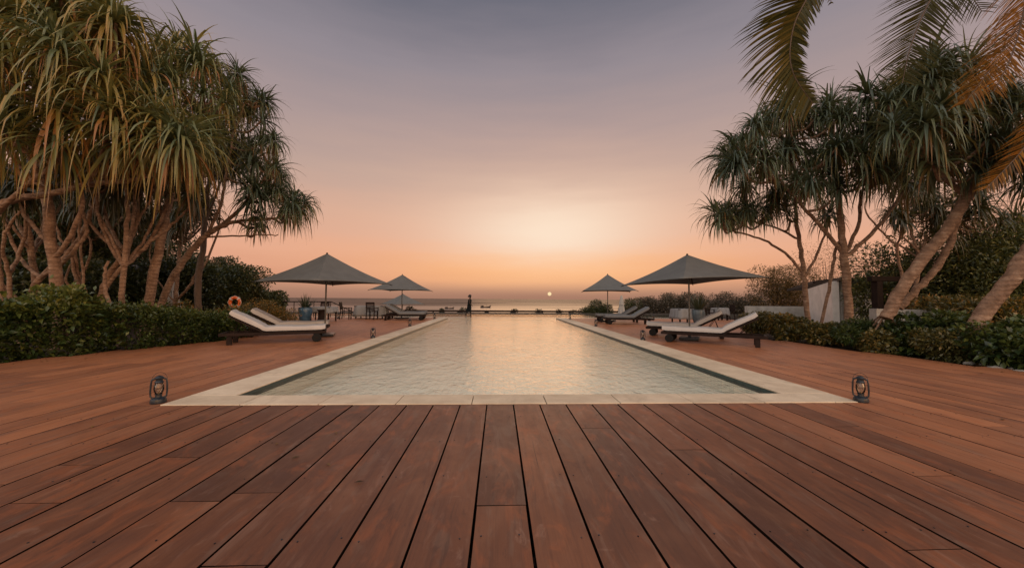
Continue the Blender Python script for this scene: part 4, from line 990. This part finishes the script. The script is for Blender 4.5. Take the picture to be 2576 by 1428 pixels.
pandanus('left screw pine whose curving trunk bows out right past the thick ringed trunk',
    [[(60, 780, 9.8, .13), (100, 700, 9.8, .125), (170, 640, 9.8, .115), (215, 570, 9.8, .10), (240, 500, 9.9, .085), (240, 430, 10, .06)], [(30, 760, 9.8, .09), (20, 690, 9.8, .08), (8, 600, 9.6, .07), (50, 530, 9.6, .05)]],
    [(230, 420, 10.4, 40, 4), (160, 420, 10.2, 40, 4), (60, 480, 10.2, 36, 3)],
    1.0, 'pandan_dark', PG, tr=(0, .9), nl=42, extra=6)
pandanus('left screw pine with a thin upright trunk left of the thick ringed one',
    [[(100, 790, 10.8, .14), (84, 660, 10.8, .13), (68, 560, 10.8, .11), (50, 480, 10.8, .08)], [(10, 790, 9.3, .13), (-2, 690, 9.3, .12), (-10, 590, 9.3, .1)], [(80, 640, 10.8, .07), (40, 580, 10.6, .06), (10, 540, 10.6, .04)]],
    [(50, 450, 11, 40, 4), (0, 460, 10.5, 40, 4), (110, 440, 11, 40, 4)],
    1.0, 'pandan_dark', PG, tr=(0, .8), nl=42, extra=7)
pandanus('olive leaved screw pine deep in the left grove behind the pavilion side trunks',
    [[(210, 760, 15, .15), (205, 660, 15, .13), (215, 560, 15, .1)], [(208, 620, 15, .08), (150, 560, 15, .06)], [(208, 600, 15, .08), (270, 560, 15, .06)]],
    [(200, 540, 15, 45, 6), (120, 550, 15, 45, 6), (270, 540, 15, 45, 6), (40, 560, 15, 45, 6), (330, 520, 15.5, 40, 5), (150, 480, 15.5, 60, 6), (270, 470, 15.5, 50, 5)],
    1.15, 'pandan_dark', PG, tr=(.25, 1), nl=40, extra=7)
pandanus('olive leaved screw pine behind the leaning trunks near the end of the left grove',
    [[(440, 760, 16, .15), (450, 660, 16, .13), (455, 560, 16, .1)], [(452, 620, 16, .08), (510, 570, 16, .06)], [(452, 600, 16, .08), (390, 560, 16, .06)]],
    [(440, 540, 16, 35, 5), (390, 560, 16, 35, 4), (490, 550, 16, 30, 5), (460, 480, 16.2, 40, 5), (410, 490, 16, 36, 4), (530, 520, 16, 26, 3)],
    1.05, 'pandan_dark', PG, tr=(.25, 1), nl=40, extra=7)

# ------------------------------------------------------------------ right: pandanus trees
pandanus('right screw pine nearest the parasol, slim forked trunk and low spreading crown',
    [[(2040, 870, 11.5, .15), (2028, 760, 11.5, .135), (2018, 660, 11.5, .125), (2006, 580, 11.5, .11), (2000, 500, 11.5, .09), (2000, 430, 11.5, .06)],
     [(2022, 690, 11.5, .085), (1975, 635, 11.5, .075), (1910, 600, 11.4, .06), (1840, 580, 11.3, .045)], [(2022, 700, 11.5, .075), (2055, 640, 11.6, .07), (2080, 570, 11.7, .05)], [(2008, 600, 11.5, .07), (1950, 572, 11.5, .055), (1890, 555, 11.4, .04)]],
    [(1800, 548, 11.3, 18, 3), (1840, 535, 11.3, 22, 4), (1885, 540, 11.4, 22, 4), (1930, 520, 11.5, 26, 4), (1870, 490, 11.4, 24, 3), (1960, 480, 11.5, 28, 3), (2010, 470, 11.6, 28, 3), (2080, 540, 11.8, 24, 3), (1970, 555, 11.6, 24, 2)],
    .86, 'pandan_cool', PG, tr=(.1, 1), nl=50, wf=.75, tipy=.2)
pandanus('right screw pine with the thick straight ringed trunk and a wide dense crown',
    [[(2145, 880, 10.3, .21), (2135, 770, 10.3, .195), (2124, 650, 10.3, .18), (2114, 540, 10.3, .15), (2100, 430, 10.3, .11), (2090, 340, 10.3, .07)],
     [(2122, 640, 10.3, .11), (2070, 575, 10.3, .10), (2010, 510, 10.2, .08), (1950, 440, 10.2, .06), (1910, 400, 10.2, .04)], [(2124, 650, 10.3, .11), (2180, 600, 10.3, .10), (2240, 530, 10.3, .085), (2290, 450, 10.3, .06)],
     [(2126, 640, 10.3, .10), (2158, 570, 10.4, .09), (2165, 480, 10.4, .07)], [(2055, 850, 10.9, .085), (2085, 730, 10.8, .085), (2100, 640, 10.5, .075), (2118, 590, 10.3, .06)], [(2010, 510, 10.2, .06), (2000, 410, 10.2, .05), (1990, 330, 10.2, .04)]],
    [(1850, 420, 10.2, 26, 4), (1880, 370, 10.2, 28, 4), (1930, 320, 10.2, 30, 4), (1985, 290, 10.2, 30, 4), (2045, 290, 10.3, 34, 4), (2105, 290, 10.3, 34, 4), (1920, 420, 9.9, 30, 4), (1985, 380, 9.9, 34, 4), (2060, 380, 9.8, 36, 4), (2130, 370, 9.9, 36, 4), (2190, 330, 10.2, 34, 4), (2090, 450, 9.8, 30, 3), (2020, 450, 9.8, 28, 3), (2180, 430, 9.9, 32, 4), (2240, 410, 10, 32, 4), (2280, 460, 10.2, 24, 2)],
    1.02, 'pandan_cool', PG, tr=(.1, .95), nl=62, wf=.75, tipy=.18)
pandanus('right screw pine with the long trunk leaning right on splayed stilt roots',
    [[(2228, 800, 8.3, .16), (2262, 735, 8.3, .155), (2310, 665, 8.3, .15), (2370, 590, 8.3, .145), (2425, 510, 8.3, .14), (2460, 440, 8.3, .12), (2480, 350, 8.3, .09)],
     [(2262, 775, 8.6, .10), (2310, 725, 8.5, .095), (2365, 660, 8.4, .09), (2395, 600, 8.3, .085), (2415, 530, 8.3, .08)], [(2460, 440, 8.3, .09), (2400, 340, 8.2, .07), (2340, 270, 8.2, .05)], [(2470, 400, 8.3, .09), (2540, 330, 8.1, .07)], [(2430, 500, 8.3, .08), (2350, 420, 8.2, .06), (2290, 360, 8.2, .045)]],
    [(2230, 270, 8.3, 34, 4), (2290, 230, 8.3, 36, 4), (2350, 190, 8.3, 36, 4), (2410, 200, 8.3, 36, 3), (2480, 250, 8.2, 40, 4), (2545, 250, 8.1, 40, 4), (2270, 330, 8.1, 36, 4), (2340, 310, 8.0, 40, 4), (2420, 320, 7.9, 40, 4), (2500, 350, 7.9, 40, 4), (2320, 400, 8.2, 36, 3), (2400, 410, 8.1, 36, 3), (2560, 380, 8.0, 36, 3), (2480, 430, 8.2, 36, 3)],
    1.0, 'pandan_cool', PG, tr=(.1, .9), nl=64, wf=.78, tipy=.15,
    rf=.80, stub=False, roots=[(2240, 770, 8.3, 2156, 878, .026), (2236, 778, 8.3, 2174, 884, .022), (2245, 770, 8.3, 2208, 880, .026), (2236, 785, 8.3, 2278, 886, .026), (2232, 785, 8.3, 2252, 874, .022), (2230, 790, 8.3, 2228, 868, .032), (2226, 792, 8.3, 2190, 866, .022), (2232, 790, 8.3, 2262, 864, .026), (2228, 782, 8.3, 2140, 868, .02), (2238, 782, 8.3, 2300, 880, .022)])
pandanus('right screw pine at the picture edge with a bare trunk slanting up out of view',
    [[(2455, 815, 6.9, .15), (2500, 755, 6.9, .15), (2555, 680, 6.8, .145), (2620, 590, 6.8, .14), (2690, 480, 6.8, .12), (2740, 360, 6.8, .1)]],
    [(2640, 300, 6.9, 40, 4), (2700, 250, 6.8, 50, 5), (2620, 420, 7.2, 40, 4), (2760, 330, 6.8, 50, 5)],
    1.0, 'pandan_cool', PG, tr=(.1, .9), nl=44, rf=.9, roots=[(2470, 800, 6.9, 2440, 905, .035), (2480, 805, 6.9, 2520, 915, .03)])
pandanus('olive screw pine behind the leaning trunks on the right',
    [[(2300, 770, 13, .14), (2310, 680, 13, .12), (2330, 590, 13, .1)], [(2315, 650, 13, .07), (2380, 580, 13, .05)], [(2315, 640, 13, .07), (2250, 570, 13, .05)]],
    [(2250, 545, 13, 34, 5), (2320, 540, 13, 36, 6), (2390, 550, 13, 36, 5), (2460, 540, 13, 36, 4), (2530, 540, 13, 36, 5), (2330, 480, 13, 40, 5), (2440, 480, 13, 40, 5)],
    1.0, 'pandan_dark', PG, tr=(.2, 1), nl=38, extra=5)

# ------------------------------------------------------------------ coconut palm whose fronds hang into the top right
t = thing('coconut_palm', 'coconut palm whose drooping green and orange fronds hang into the top right', 'palm tree', (10.9, 5.0, -.07))
O = Vector((10.9, 5.0, -.07))
tops = P(2640, -330, 6.0)
b = MB(); tp = smoothpts([(0, 0, 0, .24), (.15, .1, 2.5, .19)] + [tuple(Vector((tops.x, tops.y, tops.z)) - O + Vector((.1, 0, -2.0))) + (.17,), tuple(tops - O) + (.16,)], 8)
b.tube(tp[:, :3], list(tp[:, 3]), 14); b.build('trunk', 'pandan_bark', t, True)
def frond(pts, lmax, mat, tr, side_dir=None, n=70, one=0, droop=.10, wid=.028, taper_in=.15, name='frond', spread=1.0):
    """pts: (px,py,Y) along the midrib from base to tip; leaflets on both sides."""
    cr = smoothpts([tuple(P(*q) - O) + (0,) for q in pts], 12)[:, :3]
    seg = np.linalg.norm(np.diff(cr, axis=0), axis=1); cum = np.concatenate([[0], np.cumsum(seg)]); T = cum[-1]
    b = MB(); b.tube(cr, list(np.linspace(.022, .005, len(cr))), 6); rach = None
    V = []; Fa = []; ti = []
    for k in range(n):
        s = (taper_in + (1 - taper_in) * k / (n - 1)) * T * .995
        p0 = np.array([np.interp(s, cum, cr[:, i]) for i in range(3)]); tg = np.array([np.interp(min(s + .05, T), cum, cr[:, i]) - np.interp(max(s - .05, 0), cum, cr[:, i]) for i in range(3)]); tg = tg / (np.linalg.norm(tg) + 1e-9)
        vw = norm(p0 + np.array(O) - np.array(CAM)) if side_dir is None else np.array(side_dir)
        sd_ = np.cross(tg, vw); sd_ = sd_ / (np.linalg.norm(sd_) + 1e-9)
        f = k / (n - 1); ln = lmax * (math.sin(math.pi * min(1, .18 + .78 * f)) ** .6)
        for sg in ((-1, 1) if one == 0 else (one, -one)):
            l2 = ln * random.uniform(.82, 1.1) * (1 if (one == 0 or sg == one) else .35)
            d = norm(sd_ * sg * spread + tg * random.uniform(.55, .85) + vw * random.uniform(-.35, .35)); p = p0.copy(); n0 = len(V); tn = random.uniform(*tr)
            wv = norm(np.cross(d, vw + np.array([0, 0, .4])))
            for q in range(6):
                u = q / 5; ww = wid * .5 * (1 - u) ** .7 * (.6 if q == 0 else 1); V += [p - wv * ww, p + wv * ww]; ti += [tn, tn]
                d = d + np.array([0, 0, -droop * (.5 + 1.5 * u)]); d = norm(d); p = p + d * l2 / 5
            for q in range(5): a = n0 + 2 * q; Fa.append((a, a + 1, a + 3, a + 2))
    fr = raw(name, np.array(V), Fa, mat, t, ti); b.build('midrib', 'twig', fr)
frond([(2560, -330, 6.1), (2300, -200, 6.2), (2090, -70, 6.2), (2012, 30, 6.2), (1988, 120, 6.2), (1998, 190, 6.2), (2046, 262, 6.2)], 1.2, 'frond_green', (0, .9), n=130, one=-1, droop=.10, wid=.05, taper_in=.42)
frond([(2600, -330, 6.2), (2470, -200, 6.4), (2390, -80, 6.4), (2330, 20, 6.4), (2290, 120, 6.4), (2270, 210, 6.4)], .95, 'frond_green', (0, .6), n=130, droop=.05, wid=.024, taper_in=.2, spread=.8)
frond([(2640, -330, 6.0), (2640, -150, 5.9), (2600, -10, 5.9), (2540, 100, 5.9), (2480, 190, 5.9), (2425, 262, 5.9)], .85, 'frond_orange', (.1, 1), n=110, droop=.13, wid=.020, taper_in=.2, spread=.6)
frond([(2650, -330, 6.0), (2720, -60, 5.8), (2700, 120, 5.8), (2640, 280, 5.8), (2570, 380, 5.8), (2480, 475, 5.8)], .62, 'frond_orange', (0, .9), n=90, droop=.06, wid=.024, taper_in=.35, spread=.5)
frond([(2620, -330, 6.0), (2540, -260, 6.3), (2440, -150, 6.3), (2420, -60, 6.3), (2470, 30, 6.3)], .8, 'frond_green', (0, .6), n=60, droop=.10, wid=.022, spread=.8)
frond([(2600, -330, 6.0), (2350, -330, 6.2), (2180, -230, 6.4), (2100, -110, 6.4), (2090, 10, 6.4)], .25, 'frond_green', (0, .6), n=40, droop=.1, wid=.03, taper_in=.4)
frond([(2640, -330, 6.0), (2640, -250, 5.7), (2600, -130, 5.6), (2580, 10, 5.6), (2545, 140, 5.6), (2500, 230, 5.6)], .8, 'frond_orange', (0, .8), n=90, droop=.09, wid=.02, spread=.6)

# ------------------------------------------------------------------ hedges, shrubs and background trees
hedge('dense glossy dark green hedge at the left picture edge', [(-10.6, 2.8, 1.02), (-9.25, 6.2, 1.02), (-8.55, 8.2, .97), (-8.45, 8.5, .9)], 1.5, 1.13, 25000, .125, (0, .78))
hedge('lower darker hedge between the tall hedge and the near left lounger', [(-8.35, 8.55, .95), (-7.75, 10.0, .80), (-7.65, 10.9, .72), (-8.3, 12.2, .62)], 1.5, .94, 14000, .10, (0, .65))
FG = 'loose flowering bushes behind the left loungers'
for i, (px, Y, rx, h, lab) in enumerate(((560, 13.6, 1.0, 1.05, 'brownish bush left of the life ring post'), (618, 14.6, .9, .85, 'orange tinted bush just below the life ring'), (668, 15.4, .9, 1.20, 'tallest loose bush with red blossoms behind the second lounger'), (716, 15.8, .75, 1.05, 'sparse flowering bush left of the blue pot'), (640, 13.0, .7, .65, 'low bush behind the raised backs of the left loungers'))):
    q = P(px, 770, Y); shrub('flowering_bush', lab, 'bush', (q.x, Y), (rx, .7, h), 3600, .07, 'bush_warm', FG, nb=12, tr=(0, 1), flowers=(45, .06, 'frond_orange'))
for px, Y, rx, h, lab in ((585, 21, 1.9, 2.9, 'round dark green tree standing beyond the life ring'), (545, 23, 1.6, 3.6, 'taller olive tree rising behind the round green one'), (660, 23, 1.2, 1.75, 'small green bush on the slope right of the round tree')):
    q = P(px, 760, Y); shrub('round_tree', lab, 'tree', (q.x, Y), (rx, 1.4, h), 14000, .15, 'tree_green', 'leafy trees beyond the left bushes', nb=14, tr=(0, .95), low=.2)
for px, Y, rx, h, lab in ((40, 15, 3.2, 6.2, 'dark shrubby tree at the left edge deep behind the trunks'), (150, 17, 3.2, 6.4, 'dark shrubby tree behind the thick ringed trunk'), (250, 15.5, 1.6, 2.4, 'low dark shrub left of the pavilion'), (470, 19, 1.8, 3.2, 'dark shrubby tree between the leaning trunk and the dark straight trunk'), (330, 23, 4.0, 7.2, 'dark leafy tree rising behind the pavilion roof'), (80, 12.5, 2.0, 2.6, 'low dark shrub behind the left hedge')):
    q = P(px, 760, Y); shrub('shrubby_tree', lab, 'tree', (q.x, Y), (rx, 1.5, h), 17000, .17, 'tree_green', 'dark shrubby trees in the depth of the left grove', nb=14, tr=(0, .8), low=.1)
q = P(432, 770, 14.0); shrub('flower_clump', 'clump of vivid orange flowers among the left trunks', 'flowers', (q.x, 14.0), (.65, .4, 1.15), 1400, .10, 'bush_warm', None, nb=7, flowers=(70, .12, 'frond_orange'))
q = P(150, 735, 9.6)
# right side beds
RG = 'garden shrubs along the right edge of the deck'
for (X, Y, rx, h, m, n, sz, tr, lab) in (
    (9.35, 12.6, .8, .95, 'bush_warm', 3200, .085, (.1, .9), 'warm tinted shrub right behind the raised back of the frontmost right lounger'),
    (9.3, 11.2, .75, .92, 'bush_warm', 3200, .085, (0, 1), 'orange leaved shrub at the foot of the slim forked tree'),
    (9.35, 10.0, .72, .85, 'bush_warm', 3200, .08, (0, .9), 'shrub with yellow tips at the foot of the thick ringed trunk'),
    (9.25, 8.35, .42, .62, 'bush_warm', 1800, .075, (0, .8), 'small brownish shrub growing among the stilt roots'),
    (9.5, 8.9, .70, .80, 'hedge_leaf', 3600, .08, (0, .8), 'dark shrub just left of the stilt roots'),
    (10.1, 8.0, .85, .95, 'hedge_leaf', 4200, .085, (0, .9), 'dark leafy shrub behind the stilt roots'),
    (9.7, 7.35, .72, .80, 'bush_warm', 4200, .085, (0, .7), 'brownish shrub right of the stilt roots'),
    (9.85, 6.5, .75, .85, 'hedge_leaf', 4800, .085, (0, .95), 'dark shrub in front of the slanting edge trunk'),
    (9.75, 5.7, .70, .70, 'bush_warm', 4800, .08, (.1, 1), 'shrub with orange leaf tips low at the right picture edge'),
    (11.2, 6.9, .95, 1.25, 'bush_warm', 4200, .09, (.1, .9), 'taller olive shrub behind the edge shrubs at the far right'),
    (11.3, 9.3, .9, .9, 'bush_grey', 2600, .09, (0, .9), 'greyish sprawling shrub in front of the garden wall'),
    (10.8, 4.9, .8, .8, 'hedge_leaf', 3600, .085, (0, .9), 'dark shrub cut by the lower right picture edge')):
    k_ = random.uniform(.85, 1.7); m = 'bush_warm' if (random.random() < .45 and 'dark' not in lab and 'grey' not in lab) else m
    shrub('garden_shrub', lab, 'shrub', (X + random.uniform(-.15, .2), Y), (rx * random.uniform(.8, 1.0), random.uniform(.5, .68), h * random.uniform(.78, 1.12)), int(n * 1.7 / k_), sz * k_, m, RG, nb=random.randrange(7, 13), tr=(tr[0], tr[1] * .85), wr=random.uniform(.32, .6))
for (px, Y, rx, h, m, n, lab) in (
    (2290, 15.0, 2.3, 4.2, 'tree_olive', 9000, 'feathery green tree left of the leaning trunk, over the dark post'), (2420, 13.6, 2.0, 4.2, 'tree_olive', 9000, 'dense dark tree between the two leaning trunks on the right'),
    (2540, 12.4, 2.2, 4.4, 'tree_olive', 9000, 'spreading olive tree at the right picture edge'), (2390, 12.8, 1.6, 1.5, 'bush_warm', 5200, 'brown scrub just above the garden wall'), (2530, 10.6, 1.3, 1.5, 'bush_warm', 5200, 'russet scrub behind the slanting edge trunk')):
    q = P(px, 760, Y); shrub('background_tree', lab, 'tree', (q.x, Y), (rx, 1.4, h), n * 2, .16, m, 'trees behind the right garden wall', nb=15, tr=(0, 1), low=.1, wr=.34)
q = P(1975, 760, 25.5); shrub('brown_tree', 'fine leaved warm brown tree left of the white house', 'tree', (q.x, 25.5), (2.3, 1.6, 3.9), 18000, .15, 'tree_brown', None, nb=18, low=.1, z0=-.3, wr=.3)
q = P(2085, 740, 25.5); shrub('bare_tree', 'thin twiggy tree behind the white house roof', 'tree', (q.x, 25.5), (2.6, 1.4, 5.6), 3200, .12, 'tree_brown', None, nb=22, low=.4, z0=-.3, wr=.25)
SG = 'greyish shrubs in a row along the right far terrace'
sl = ['small dark shrub beside the railing end', 'shrub behind the far right lounger', 'shrub between the folded parasol and the lantern', 'first of the taller grey shrubs right of the folded parasol', 'grey shrub over the gap before the clothed table', 'grey shrub left of the near right parasol pole', 'grey shrub directly behind the near right parasol pole', 'grey shrub right of the near parasol pole', 'grey shrub behind the far small table', 'last grey shrub beside the brown tree']
for i, (px, Y, rx, top) in enumerate(((1492, 31.6, 1.0, 772), (1516, 31.8, 1.0, 756), (1583, 32.2, .95, 752), (1625, 32.6, 1.1, 745), (1668, 32.0, 1.2, 741), (1708, 32.4, 1.2, 739), (1752, 32.0, 1.3, 739), (1800, 31.6, 1.3, 738), (1846, 31.4, 1.3, 738), (1895, 31.2, 1.3, 736))):
    q = P(px, top, Y); shrub('terrace_shrub', sl[i], 'shrub', (q.x, Y), (rx, .9, q.z + 1.0), 8000, .13, 'tree_green' if i < 3 else 'bush_grey', SG, nb=14, z0=-1.0, tr=(0, .95), wr=.4)
BGp = 'low plants silhouetted along the beach railing'
bl = ['tiny plant at the left end of the beach railing', 'round topped plant by the far left parasol pole', 'low plant behind the far lounger foot', 'low tuft left of the walking person', 'tuft right behind the walking person', 'thin tuft under the right hand boat', 'tuft midway along the beach railing', 'tuft left of where the sun stands', 'tuft below the sun', 'tuft near the right end of the beach railing', 'last tuft before the dark shrubs on the right']
for i, (px, top, rx) in enumerate(((1000, 780, .5), (1030, 775, .35), (1052, 782, .5), (1110, 781, .3), (1162, 779, .35), (1222, 783, .25), (1290, 780, .3), (1357, 779, .3), (1408, 783, .25), (1440, 781, .4), (1466, 778, .6))):
    q = P(px, top, 34.2); shrub('beach_plant', bl[i], 'plant', (q.x, 34.2), (rx * 1.25, .3, (q.z + 1.0) * 1.08), 600, .14, 'tree_green', BGp, nb=5, z0=-1.0, tr=(0, .6), low=.3)
q = P(835, 770, 26)

# a few dry leaves blown onto the boards along the beds
n = 150; V = []; Fa = []; T = []
for i in range(n):
    y = random.uniform(5.5, 12); right = random.random() < .6
    x = (edge(ER, y) - abs(random.gauss(0, .35))) if right else (edge(EL, y) + abs(random.gauss(0, .35)))
    if random.random() < .12: x = random.uniform(-7, 7); y = random.uniform(2.2, 4.0)
    a = random.uniform(0, 6.28); L_ = random.uniform(.03, .075); w_ = L_ * random.uniform(.25, .45); ca, sa = math.cos(a), math.sin(a); n0 = len(V); tn = random.random()
    for (u, v, z) in ((-L_ / 2, 0, .004), (0, w_ / 2, .012), (L_ / 2, 0, .006), (0, -w_ / 2, .010)): V.append((x + u * ca - v * sa, y + u * sa + v * ca, z))
    T += [tn] * 4; Fa += [(n0, n0 + 1, n0 + 2), (n0, n0 + 2, n0 + 3)]
tag(raw('fallen_leaves', V, Fa, 'tree_brown', None, T), 'dry leaves scattered on the deck along the planting', 'fallen leaves', kind='stuff')
